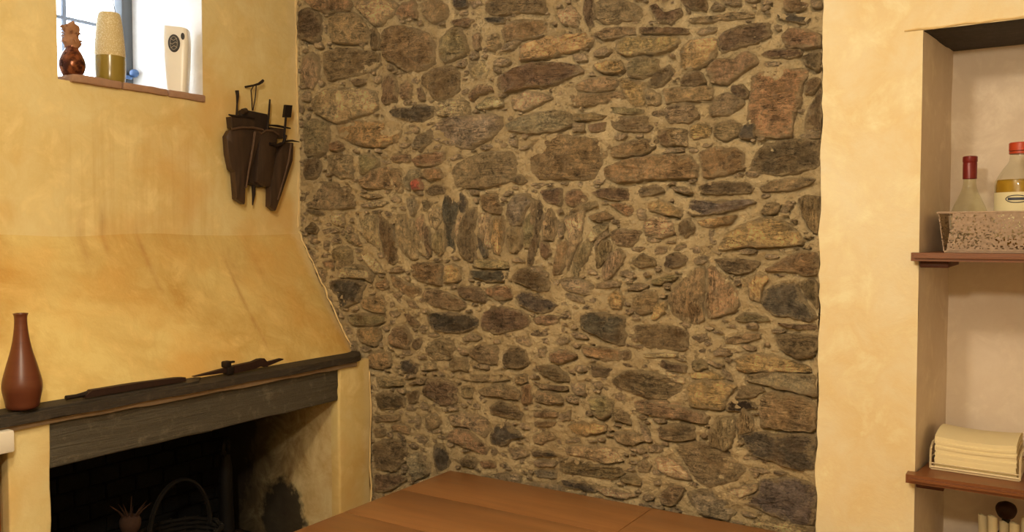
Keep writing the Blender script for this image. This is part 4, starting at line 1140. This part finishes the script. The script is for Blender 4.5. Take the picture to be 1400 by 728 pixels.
b = B(); strip(b, [(-.03, .002, .027), (.05, .004, .030), (.075, .010, .036), (.095, .010, .036), (.11, .004, .020)], .010); obj('blade', b, M['rust'], t_, smooth=False)
b = B(); strip(b, [(.095, .006, .018), (.12, .008, .022), (Y1-.01, .018, .026), (Y1, .020, .023)], .006); obj('tang', b, M['rust'], t_, smooth=False)
yk = onX(316, 500, -2.26).y-t_.location.y
b = B(); box(b, (-.012, yk-.012, .0), (.014, yk+.012, .026), .003); box(b, (-.012, yk-.020, .024), (.012, yk+.006, .046), .005); box(b, (-.006, yk+.004, .036), (.006, yk+.024, .043), .002); obj('knob', b, M['iron'], t_)

# ------------------------------------------------------------------ hanging tool rack on the left wall
TX = -2.63
def tp(x, y): return onX(290+x*.27484, 95+y*.27484, TX+.03)
org = tp(230, 330); org.x = TX
t_ = thing('tool_holder', org, 'cluster of dark old wooden sheaths and iron tools hung by a cord beside the window', 'tool holder')
def pad(name, pts, x0, th, mat, ridge=0, parent=None):
    """thick shaped plate in the wall's plane; x0 is how far it stands off, th its thickness"""
    P2 = [tp(*q) for q in pts]; P2 = resample([(q.y, q.z) for q in P2], .010)
    n = len(P2); cy = sum(q[0] for q in P2)/n; cz = sum(q[1] for q in P2)/n
    b = B(); rings = []
    for s, x in ((1, 0), (1.0, th*.82), (.955, th), (.6, th+ridge*.5), (.25, th+ridge)):
        rings.append([b.verts.new((x0+x, cy+(q[0]-cy)*s-org.y, cz+(q[1]-cz)*s-org.z)) for q in P2])
    for a, c in zip(rings, rings[1:]):
        for k in range(n): b.faces.new((a[k], a[(k+1) % n], c[(k+1) % n], c[k]))
    b.faces.new(rings[-1]); b.faces.new(rings[0][::-1])
    return obj(name, b, mat, parent or t_, angle=45)
def rod(name, pts, r, mat, off=.03, parent=None, seg=8):
    b = B(); tube(b, [Vector((off+(q[2] if len(q) > 2 else 0), tp(q[0], q[1]).y-org.y, tp(q[0], q[1]).z-org.z)) for q in pts], r, seg)
    return obj(name, b, mat, parent or t_)
rod('hook', [(190, 84, -.03), (205, 80), (232, 72), (244, 62, .004), (250, 54, .006)], [.004, .004, .005, .006, .005], M['iron'])
rod('cord', [(200, 84, .006), (190, 105, .004), (197, 150, 0), (204, 205, -.005)], .0022, M['cord'])
rod('cord', [(214, 80, .006), (214, 110, .004), (212, 160, 0), (207, 205, -.005)], .0022, M['cord'])
pad('back_board', [(152, 205), (165, 197), (285, 222), (292, 300), (250, 330), (160, 300)], .004, .018, M['darkwood'])
rod('roll', [(152, 210), (172, 205)], .011, M['oldwood'], .028)
pad('sheath_mouth', [(86, 236), (172, 242), (205, 262), (205, 296), (92, 292)], .010, .030, M['oldwood'])
rod('flange', [(74, 226), (90, 232), (165, 238), (200, 243)], [.003, .005, .005, .004], M['iron'], .040)
k_ = rod('handle', [(125, 232), (128, 170), (130, 130), (127, 104)], [.004, .0035, .006, .0075], M['iron'], .026)
pad('lower_board', [(172, 500), (185, 400), (225, 340), (300, 330), (330, 400), (285, 580), (238, 588), (178, 566)], .004, .030, M['darkwood'])
s1 = pad('sheath', [(75, 305), (120, 292), (235, 300), (222, 350), (200, 430), (172, 520), (150, 600), (148, 672), (106, 645), (96, 512), (80, 498), (64, 420), (58, 335)], .022, .026, M['oldwood'], .006)
rod('rib', [(190, 312), (178, 400), (160, 500), (146, 590)], [.005, .005, .004, .003], M['palewood'], .056)
rod('rim', [(80, 300), (130, 290), (185, 292), (235, 302)], .0048, M['palewood'], .050)
s2 = pad('sheath', [(222, 335), (232, 312), (270, 300), (312, 325), (300, 420), (290, 520), (275, 585), (240, 580), (205, 560), (212, 440)], .026, .022, M['oldwood'], .006)
rod('rim', [(226, 322), (250, 305), (285, 308), (312, 326)], .0045, M['palewood'], .050)
s3 = pad('sheath', [(345, 362), (392, 366), (388, 450), (352, 560), (325, 640), (302, 705), (274, 682), (276, 570), (300, 440)], .020, .028, M['oldwood'], .006)
rod('rib', [(372, 372), (362, 450), (335, 550), (306, 650)], [.004, .005, .004, .003], M['palewood'], .053)
pad('sheath_mouth', [(296, 288), (362, 296), (356, 345), (300, 340)], .010, .026, M['oldwood'])
rod('flange', [(280, 278), (320, 282), (384, 294)], [.003, .005, .003], M['iron'], .036)
rod('spike', [(212, 572), (214, 620), (208, 676)], [.008, .007, .002], M['iron'], .022)
rod('blade', [(268, 305), (276, 230), (282, 150)], [.006, .0042, .0035], M['iron'], .036)
rod('bracket', [(262, 372), (300, 380), (330, 368), (342, 330)], [.006, .007, .006, .006], M['iron'], .058)
rod('blade', [(340, 340), (345, 290), (350, 235)], .0045, M['iron'], .050)
pad('paddle', [(344, 178), (378, 181), (371, 241), (336, 240)], .044, .012, M['iron'])
rod('spike', [(345, 358), (385, 356), (420, 362)], [.004, .004, .0015], M['iron'], .046)

# ------------------------------------------------------------------ on the window sill
SZ = 2.119
def sc_at(x, y): return Vector((x, y, 0)).dot(Vector((-math.sin(_a), math.cos(_a), 0)))/1166
# gourd-shaped glossy ornament wrapped in dried fibre
BZ = NT('bronze_glaze'); n1 = BZ.noise(35, 4, .6); c_ = BZ.mix(BZ.ramp(n1, [(.42, 0), (.6, 1)]), lin((.30, .15, .09)), lin((.62, .36, .20)))
BZ.set(Base_Color=c_, Roughness=.25, Metallic=.55); M['bronze'] = BZ.m
FB = simple('dried_fibre', lin((.62, .44, .30)), .9, 110, .4)
gx_ = XL-.045; g = onX(99, 101, gx_); s_ = sc_at(g.x, g.y)
t_ = thing('gourd_ornament', (g.x, g.y, SZ), 'glossy brown gourd-shaped pot with a dried fibre top, leftmost on the window sill', 'ornament')
b = B(); lathe(b, [(r*s_, z*s_) for r, z in smoothprof([(8, 0), (13, 4), (16.5, 14), (16, 22), (12, 32), (8.5, 38), (8, 42)], 4)], 28); obj('bowl', b, M['bronze'], t_)
b = B()
lathe(b, [(r*s_, z*s_) for r, z in smoothprof([(8, 40), (10.5, 45), (10, 52), (8, 57), (10, 63), (9, 70), (4, 74)], 3)], 20)
for v in b.verts: v.co += noise.noise_vector(v.co*60)*.006
obj('fibre_wrap', b, FB, t_)
b = B()
for k in range(46):
    a = random.uniform(0, 6.28); z0 = random.uniform(44, 66); L = random.uniform(5, 9)
    q = Vector((math.cos(a), math.sin(a), 0)); r0 = 8*s_
    z1 = z0+random.uniform(-4, 5)
    tube(b, [q*r0+Vector((0, 0, z0*s_)), q*(r0+L*.5*s_)+Vector((0, 0, (z0+2)*s_)), q*(r0+L*s_)+Vector((0, 0, z1*s_))], [.0022, .002, .0006], 4)
o = obj('fibre_tuft', b, FB, t_); o['kind'] = 'stuff'
# two-tone bottle vase
CR = NT('speckled_cream'); sp = CR.ramp(CR.vor(230), [(.1, 1), (.5, 0)]); X_, Y_, Z_ = CR.sep()
v2x = XL-.055; g = onX(151, 108, v2x); s_ = sc_at(g.x, g.y); zs = SZ+36*s_
up_ = CR.mix(sp, lin((.80, .72, .52)), lin((.95, .91, .78)))
lowm = CR.math('LESS_THAN', Z_, zs)
CR.set(Base_Color=CR.mix(lowm, up_, lin((.55, .47, .20))), Roughness=CR.math('SUBTRACT', .65, CR.math('MULTIPLY', lowm, .45)))
CR.bump(CR.math('MULTIPLY', sp, CR.math('SUBTRACT', 1.0, lowm)), .4, .002)
t_ = thing('bottle_vase', (g.x, g.y, SZ), 'tall tapering vase, speckled cream above and glossy olive below, on the window sill', 'vase')
b = B(); lathe(b, [(r*s_, z*s_) for r, z in smoothprof([(15, 0), (18, 2), (19.5, 15), (19.5, 36), (18, 60), (15.5, 84), (13.5, 93), (12, 95)], 5)], 36); obj('body', b, CR.m, t_)
WI = simple('wire', lin((.45, .42, .38)), .5, 60, .2, .6)
for s2_ in (-1, 1):
    b = B(); tube(b, [(s2_*.001, s2_*9*s_, 95*s_), (0, s2_*7.5*s_, 104*s_), (0, s2_*5*s_, 118*s_), (0, 0, 126*s_)], .0014, 6); obj('wire', b, WI, t_)
# air freshener dispenser
WP = simple('white_plastic', lin((.93, .91, .86)), .28, 20, .03, 0, 0)
dx_ = XL-.06; g = onX(243, 122, dx_); s_ = sc_at(g.x, g.y)
t_ = thing('air_freshener', (g.x, g.y, SZ), 'white plastic air freshener dispenser with dark oval badge, right on the window sill', 'air freshener', rz=math.radians(43))
b = B()
def shell(u, v):
    z = v*89*s_
    w = (12.5+4.5*math.sin(min(1, v*1.15)*math.pi*.5)-1.2*max(0, v-.85)*6)*s_
    d = (13+2*math.sin(v*math.pi))*s_
    a = u*2*math.pi; ca, sa = math.cos(a), math.sin(a); e = .42
    return (w*math.copysign(abs(ca)**e, ca)*(1.0), -d*math.copysign(abs(sa)**e, sa)+(0 if sa < 0 else 0), z-(2.5*s_*ca*v if v > .9 else 0))
vs = grid(b, shell, 48, 24)
b.faces.new([r[-1] for r in vs[:-1]]); b.faces.new([r[0] for r in vs[:-1]][::-1])
bmesh.ops.remove_doubles(b, verts=b.verts, dist=1e-5)
obj('shell', b, WP, t_, angle=60)
DK = simple('dark_badge', lin((.14, .12, .10)), .5, 300, .4)
b = B(); lathe(b, [(0.01*s_, 1.5*s_), (7*s_, 1.3*s_), (7.6*s_, 0), (7.6*s_, -2*s_)], 28, cap=False)
for v in b.verts: v.co.y *= 1.65*.95
bmesh.ops.rotate(b, verts=b.verts, matrix=Matrix.Rotation(math.pi/2, 3, 'X')); bmesh.ops.translate(b, verts=b.verts, vec=(-1*s_, -15.2*s_, 66*s_))
bd = obj('badge', b, DK, t_)
LT = simple('badge_mark', lin((.62, .58, .50)), .5, 100, .1, 0, 0)
b = B()
for yy in (-5, 0, 5):
    tube(b, [((-1+q*4.2)*s_, -16.9*s_+abs(q)*.3*s_, (66+yy+1.6*math.sin(q*3+yy))*s_) for q in (-1, -.5, 0, .5, 1)], .5*s_, 5)
tube(b, [((-1+4.6*math.cos(a))*s_, -16.7*s_, (66+8.6*math.sin(a))*s_) for a in [k*math.pi/14 for k in range(28)]], .4*s_, 5, True)
obj('badge_mark', b, LT, bd)
b = B(); lathe(b, [(0.01*s_, 1*s_), (2.2*s_, .8*s_), (2.5*s_, -1*s_)], 18, cap=False)
for v in b.verts: v.co.y *= 1.9
bmesh.ops.rotate(b, verts=b.verts, matrix=Matrix.Rotation(math.pi/2, 3, 'X')); bmesh.ops.translate(b, verts=b.verts, vec=(10.0*s_, -14.6*s_, 76*s_))
obj('nozzle', b, DK, t_)

# ------------------------------------------------------------------ cabinet corner at the left edge
t_ = thing('cabinet', (-2.4, .6, 0), 'reddish wooden cabinet with white worktop, cut off by the left edge below the mantel', 'cabinet')
b = B(); box(b, (-.20, -.5, .08), (.150, .496, 1.066), .003); obj('body', b, M['cabinet'], t_)
b = B(); box(b, (-.19, -.5, 0), (.13, .49, .08)); obj('plinth', b, M['cleat'], t_)
b = B(); box(b, (-.22, -.52, 1.066), (.196, .522, 1.122), .005); obj('worktop', b, M['marble'], t_)
for k in range(2):
    b = B(); box(b, (.150, -.49+k*.497, .10), (.170, .000+k*.497, 1.055), .004); box(b, (.168, -.44+k*.497, .16), (.174, -.06+k*.497, 1.0), .004)
    d_ = obj('door', b, M['cabinet'], t_)
    b = B(); lathe(b, [(.004, 0), (.005, .012), (.012, .018), (.011, .026), (.003, .03)], 16); bmesh.ops.rotate(b, verts=b.verts, matrix=Matrix.Rotation(math.pi/2, 3, 'Y'))
    bmesh.ops.translate(b, verts=b.verts, vec=(.172, -.05 if k == 0 else .03, .62)); obj('knob', b, M['iron'], d_)

# ------------------------------------------------------------------ table
TXL, TY, TZ = -1.831, 2.452, .760
t_ = thing('table', (-1.05, 1.9, 0), 'brown wooden dining table with a jointed top pushed against the stone wall', 'table')
T0 = Vector(t_.location)
xs_ = [TXL, -1.0465, -.25]
ysb = [2.452, 2.18, 1.907, 1.62, 1.35]
for k in range(2):
    lf = None
    for j in range(4):
        b = B(); box(b, (xs_[k]+(.0008 if k else 0), ysb[j+1]+.0004, TZ-.028), (xs_[k+1]-.0008, ysb[j]-.0004, TZ), .0012 if j else .002, 2)
        bmesh.ops.translate(b, verts=b.verts, vec=-T0); obj('plank', b, M['table'], t_)
b = B()
for a_, c_ in (((-1.75, 2.36, .66), (-.33, 2.385, TZ-.028)), ((-1.75, 1.43, .66), (-.33, 1.455, TZ-.028)), ((-1.75, 1.43, .66), (-1.725, 2.38, TZ-.028)), ((-.355, 1.43, .66), (-.33, 2.38, TZ-.028))): box(b, a_, c_)
bmesh.ops.translate(b, verts=b.verts, vec=-T0); obj('apron', b, M['table'], t_, smooth=False)
for lx in (-1.72, -.36):
    for ly in (1.46, 2.35):
        b = B(); v = box(b, (lx-.03, ly-.03, 0), (lx+.03, ly+.03, TZ-.028))
        for q in b.verts:
            if q.co.z < .1: q.co.x = lx+(q.co.x-lx)*.65; q.co.y = ly+(q.co.y-ly)*.65
        bmesh.ops.bevel(b, geom=b.edges[:], offset=.004, segments=2, affect='EDGES')
        bmesh.ops.translate(b, verts=b.verts, vec=-T0); obj('leg', b, M['table'], t_)

# ------------------------------------------------------------------ niche shelves
def shelf(zt, zb, y0, xl, lab):
    t_ = thing('shelf', (.14, 2.64, zb), lab, 'shelf')
    # notched board: the front nose runs on past the niche's edge
    b = B(); slab(b, [(q[0]-.14, q[1]-2.64) for q in [(xl, y0), (NX1+.03, y0), (NX1+.03, YB-.014), (NX1-.004, YB-.012), (XB1-.005, NYB-.004), (XB0+.005, NYB-.004), (NX0+.006, YB-.012), (xl, YB-.014)]], 0, zt-zb)
    bmesh.ops.bevel(b, geom=[e for e in b.edges if all(v.co.y < y0-2.64+.001 for v in e.verts)], offset=.008, segments=4, affect='EDGES')
    obj('board', b, M['shelf'], t_)
    for s, xx in ((0, NX0+.004), (1, NX1-.075)):
        b = B(); box(b, (xx-.14, YB-2.64-.020, -.018), (xx-.14+.068, YB-2.64+.26, 0), .003); obj('cleat', b, M['cleat'], t_)
    return t_
shelf(1.567, 1.545, 2.44, -.322, 'upper brown wooden shelf in the wall niche, holding the bottles')
shelf(.979, .956, 2.44, -.325, 'lower brown wooden shelf in the wall niche, holding the napkins')
shelf(.58, .558, 2.47, -.305, 'bottom wooden shelf of the niche, mostly below the frame')

# ------------------------------------------------------------------ on the upper shelf
GZ = 1.5675
g = onY(1325, 285, 2.66); s_ = sc_at(g.x, 2.66)
t_ = thing('wine_bottle', (g.x, 2.66, GZ+.006), 'clear greenish glass bottle with dark red capsule standing in the basket', 'bottle')
b = B()
hT = (1.829-GZ-.006)
out = smoothprof([(.030, 0), (.044, .004), (.0455, .02), (.0455, .085), (.042, .110), (.030, .138), (.019, .165), (.0155, .190), (.0150, hT-.004)], 5)
lathe(b, [(.0005, 0)]+out, 36, cap=False)
obj('glass', b, thin_glass('bottle_glass', (.93, .94, .84)), t_)
CAP = simple('red_capsule', lin((.47, .12, .11)), .35, 40, .15, .1)
b = B(); lathe(b, [(.0175, hT-.062), (.0178, hT-.02), (.0170, hT-.018), (.0185, hT-.014), (.0185, hT-.002), (.016, hT), (.001, hT)], 28, cap=False); obj('capsule', b, CAP, t_)
# oil bottle
g = onY(1394, 285, 2.64); s_ = sc_at(g.x, 2.64)
t_ = thing('oil_bottle', (g.x, 2.64, GZ+.006), 'clear bottle of yellow oil with orange screw cap and cream label, at the right edge', 'bottle')
H0 = 1.858-GZ-.006
out = smoothprof([(.040, 0), (.057, .004), (.060, .015), (.060, .125), (.0595, .175), (.055, .190), (.041, .215), (.027, .236), (.025, H0-.020)], 5)
b = B(); lathe(b, [(.0005, 0)]+out, 36, cap=False)
obj('glass', b, thin_glass('clear_bottle_glass', (.93, .94, .89)), t_)
lv = .186
b = B(); lathe(b, [(.0005, .0055), (.0375, .0056), (.0550, .010), (.0572, .018), (.0572, .125), (.0568, .172), (.0535, lv), (.0005, lv)], 36, cap=False); obj('oil', b, thin_glass('yellow_oil', (.90, .74, .22), .3), t_)
LB = simple('cream_label', lin((.90, .86, .70)), .6, 40, .06, 0, 0)
b = B()
def band(bm, r, a0, a1, z0, z1, n=24, th=.0006):
    grid(bm, lambda u, v: (r*math.cos(a0+(a1-a0)*u), r*math.sin(a0+(a1-a0)*u), z0+(z1-z0)*v), n, 4)
band(b, .0609, math.radians(-165), math.radians(-20), .030, .152); lb = obj('label', b, LB, t_)
b = B()
NB = simple('label_blue', lin((.20, .22, .30)), .5, 40, .1, 0, 0); 
def cyl_pt(r, a, z): return (r*math.cos(a), r*math.sin(a), z)
ca = math.radians(-95)
tube(b, [cyl_pt(.0616, ca+.42*math.cos(q), .134+.0095*math.sin(q)) for q in [k*math.pi/16 for k in range(32)]], .0011, 5, True)
band(b, .0615, ca-.34, ca+.34, .1305, .1375, 12)
obj('badge', b, NB, lb)
OC = simple('orange_cap', lin((.74, .27, .14)), .4, 60, .1, 0, 0)
b = B()
n_ = 48; zc = [H0-.022, H0-.002, H0]
for r, z0_, z1_ in ((.0275, zc[0], zc[1]),):
    rings = [[b.verts.new(((r+.0006*(k % 2))*math.cos(2*math.pi*k/n_)*q, (r+.0006*(k % 2))*math.sin(2*math.pi*k/n_)*q, z)) for k in range(n_)] for z, q in ((z0_, 1), (z1_, 1), (H0, .93))]
    for a, c in zip(rings, rings[1:]):
        for k in range(n_): b.faces.new((a[k], a[(k+1) % n_], c[(k+1) % n_], c[k]))
    b.faces.new(rings[-1])
obj('cap', b, OC, t_)
b = B(); lathe(b, [(.0265, H0-.030), (.0275, H0-.029), (.0275, H0-.024), (.0265, H0-.0235)], 30); obj('cap_ring', b, OC, t_)
# openwork basket around the bottles
BK = simple('grey_rose_openwork', lin((.66, .57, .49)), .7, 90, .3, 0, .5, .003)
t_ = thing('openwork_basket', (0.0, 2.60, GZ), 'grey-pink openwork metal basket holding the bottles on the upper shelf', 'basket')
bxl, bxr, byf, byb, bh = -.250, .17, -.095, .150, .100
def side(p0, p1, fl, holes=True):
    """perforated panel from p0 to p1, flaring outward by fl at the top"""
    b = B(); L = math.hypot(p1[0]-p0[0], p1[1]-p0[1]); nu, nv = int(L/.0030), 34
    nx_, ny_ = (p1[1]-p0[1])/L, -(p1[0]-p0[0])/L
    def P(u, v):
        w = .012+.976*u
        ex = fl*v
        x = p0[0]+(p1[0]-p0[0])*w+nx_*ex+(p1[0]-p0[0])/L*ex*(2*w-1); y = p0[1]+(p1[1]-p0[1])*w+ny_*ex+(p1[1]-p0[1])/L*ex*(2*w-1)
        k = .0018*noise.noise(Vector((x*140, y*140, v*14)))
        return (x+nx_*k, y+ny_*k, .004+bh*v+(.002*math.sin(u*L*300) if v == 1 else 0))
    vs = grid(b, P, nu, nv)
    dead = []
    for f_ in b.faces:
        c = f_.calc_center_median(); v = (c.z-.004)/bh
        q = noise.noise(Vector((c.x*260+c.y*230, c.z*280, 3.3)))
        if .06 < v < .93 and q > (.36 if v > .5 else .22): dead.append(f_)
    bmesh.ops.delete(b, geom=dead, context='FACES')
    bmesh.ops.solidify(b, geom=b.faces[:], thickness=.0022)
    return obj('side_panel', b, BK, t_, angle=60)
side((bxr, byf), (bxl, byf), -.016); side((bxl, byf), (bxl, byb), -.016); side((bxl, byb), (bxr, byb), -.016); side((bxr, byb), (bxr, byf), -.016)
b = B(); e_ = .016
tube(b, [(bxl-e_, byf-e_, bh+.004), (bxr+e_, byf-e_, bh+.004), (bxr+e_, byb+e_, bh+.004), (bxl-e_, byb+e_, bh+.004)], .0032, 6, True); obj('rim', b, BK, t_)
b = B(); box(b, (bxl, byf, .0), (bxr, byb, .005)); obj('base', b, BK, t_, smooth=False)

# ------------------------------------------------------------------ on the lower shelf
LZ = .9795
HO = simple('white_wire_tray', lin((.84, .77, .63)), .5, 40, .1, .1)
nx0, nx1, ny0, ny1 = -.265, -.068, 2.535, 2.715
t_ = thing('napkin_holder', ((nx0+nx1)/2, (ny0+ny1)/2, LZ), 'low white metal napkin tray on the lower niche shelf', 'napkin holder', rz=math.radians(-3))
hw, hd = (nx1-nx0)/2+.006, (ny1-ny0)/2+.006
b = B(); box(b, (-hw, -hd, 0), (hw, hd, .005), .001); obj('base', b, HO, t_)
for s in (-1, 1):
    b = B()
    tube(b, [(-hw, s*hd, .008), (hw, s*hd, .008)], .0030, 6); tube(b, [(-hw, s*hd, .018), (hw, s*hd, .018)], .0016, 6)
    obj('rail', b, HO, t_)
    b = B(); tube(b, [(s*hw, -hd, .004), (s*hw, -hd+.002, .055), (s*hw, -hd+.03, .068), (s*hw, hd-.03, .068), (s*hw, hd, .055), (s*hw, hd, .004)], .0030, 6)
    tube(b, [(s*hw, -hd, .030), (s*hw, hd, .030)], .002, 6)
    obj('end_frame', b, HO, t_)
NP = simple('cream_paper', lin((.93, .87, .70)), .8, 25, .04, 0, .1)
sn = thing('paper_napkins', ((nx0+nx1)/2, (ny0+ny1)/2, LZ+.006), 'thick stack of folded cream paper napkins in the white tray', 'napkins', rz=math.radians(-3))
hw -= .009; hd -= .008
for k in range(13):
    b = B(); z0 = k*.0065; jx, jy = random.uniform(-.0012, .0012), random.uniform(-.0015, .0015)
    def nap(u, v, dz=0):
        x = -hw+2*hw*u; y = -hd+2*hd*v
        sag = .010*(k/12)*(1-(2*v-1)**2)*1.2-.006*(k/12)*(1-(2*u-1)**2)
        return (x+jx, y+jy+.0, z0+dz+sag)
    t1 = grid(b, lambda u, v: nap(u, v, .0060), 8, 8); t0 = grid(b, lambda u, v: nap(u, v, 0), 8, 8)
    for i in range(8):
        for (p, q) in (((i, 0), (i+1, 0)), ((i, 8), (i+1, 8)), ((0, i), (0, i+1)), ((8, i), (8, i+1))):
            b.faces.new((t0[p[0]][p[1]], t0[q[0]][q[1]], t1[q[0]][q[1]], t1[p[0]][p[1]]))
    obj('napkin', b, NP, sn, angle=50)
# small thing cut by the right edge
cu = thing('ladle', (-.018, 2.56, LZ), 'small metal ladle with pale handle lying at the right edge of the lower shelf', 'ladle')
ST = simple('steel', lin((.60, .57, .52)), .3, 60, .1, .9)
b = B(); lathe(b, smoothprof([(.012, .0), (.03, .008), (.038, .035), (.040, .055)], 4), 24, (.03, 0, 0), cap=False); lathe(b, [(.0385, .055), (.036, .035), (.028, .01), (.001, .003)], 24, (.03, 0, 0), cap=False); lathe(b, [(.0005, 0), (.012, 0)], 24, (.03, 0, 0), cap=False)
lathe(b, [(.040, .055), (.0385, .055)], 24, (.03, 0, 0), cap=False)
obj('bowl', b, ST, cu)
b = B(); tube(b, [(.0, -.02, .05), (-.016, -.05, .055), (-.012, -.09, .045)], [.004, .005, .004], 8); obj('handle', b, HO, cu)

# ------------------------------------------------------------------ bottom shelf: rolled napkins in a glass jar
jz = .5805
jx, jy = onY(1372, 715, 2.66).x, 2.66
jar = thing('jar', (jx, jy, jz), 'wide clear glass jar of rolled napkins at the bottom of the niche', 'jar')
b = B(); pr_ = smoothprof([(.05, 0), (.066, .006), (.07, .03), (.07, .12), (.072, .15)], 4)
lathe(b, [(.0005, 0)]+pr_, 30, cap=False)
obj('glass', b, thin_glass('jar_glass', (.93, .94, .92)), jar)
where = ['leftmost', 'second', 'third', 'fourth', 'rightmost']
for k in range(5):
    a_ = (k-2)*.023
    zt = .245+.012*math.sin(k*2.1)
    r_ = thing('rolled_napkin', (jx+a_*.9, jy+(-.018 if k % 2 else .016), jz+.006), f'{where[k]} of the five rolled cream napkins standing in the bottom jar', 'napkin', 'rolled napkins in the jar')
    b = B(); n_ = 60
    rings = []
    for z, q in ((0, .55), (.10, .8), (.2, 1.0), (zt, 1.05)):
        rr_ = [b.verts.new(((.004+.0085*q*i/n_)*math.cos(i*.33)+a_*z*.9, (.004+.0085*q*i/n_)*math.sin(i*.33), z+.006*math.sin(i*.16))) for i in range(n_)]
        rings.append(rr_)
    for u_, w_ in zip(rings, rings[1:]):
        for i in range(n_-1): b.faces.new((u_[i], u_[i+1], w_[i+1], w_[i]))
    obj('roll', b, NP, r_, angle=60)
pc = onY(1375, 704, 2.74)
t_ = thing('stoppered_bottle', (pc.x, 2.765, jz), 'bottle with a round dark brown stopper behind the rolled napkins', 'bottle')
hb = pc.z-jz
b = B(); lathe(b, smoothprof([(.030, 0), (.034, .01), (.034, hb*.55), (.028, hb*.7), (.012, hb*.82), (.011, hb*.93)], 4), 24); obj('body', b, simple('dark_green_glass', lin((.16, .17, .10)), .15, 20, .1, 0, 0), t_)
b = B(); lathe(b, smoothprof([(.009, hb*.92), (.02, hb*.95), (.027, hb+.006), (.022, hb+.022), (.006, hb+.030)], 4), 20); obj('stopper', b, simple('dark_brown_cork', lin((.24, .14, .10)), .7, 60, .3), t_)
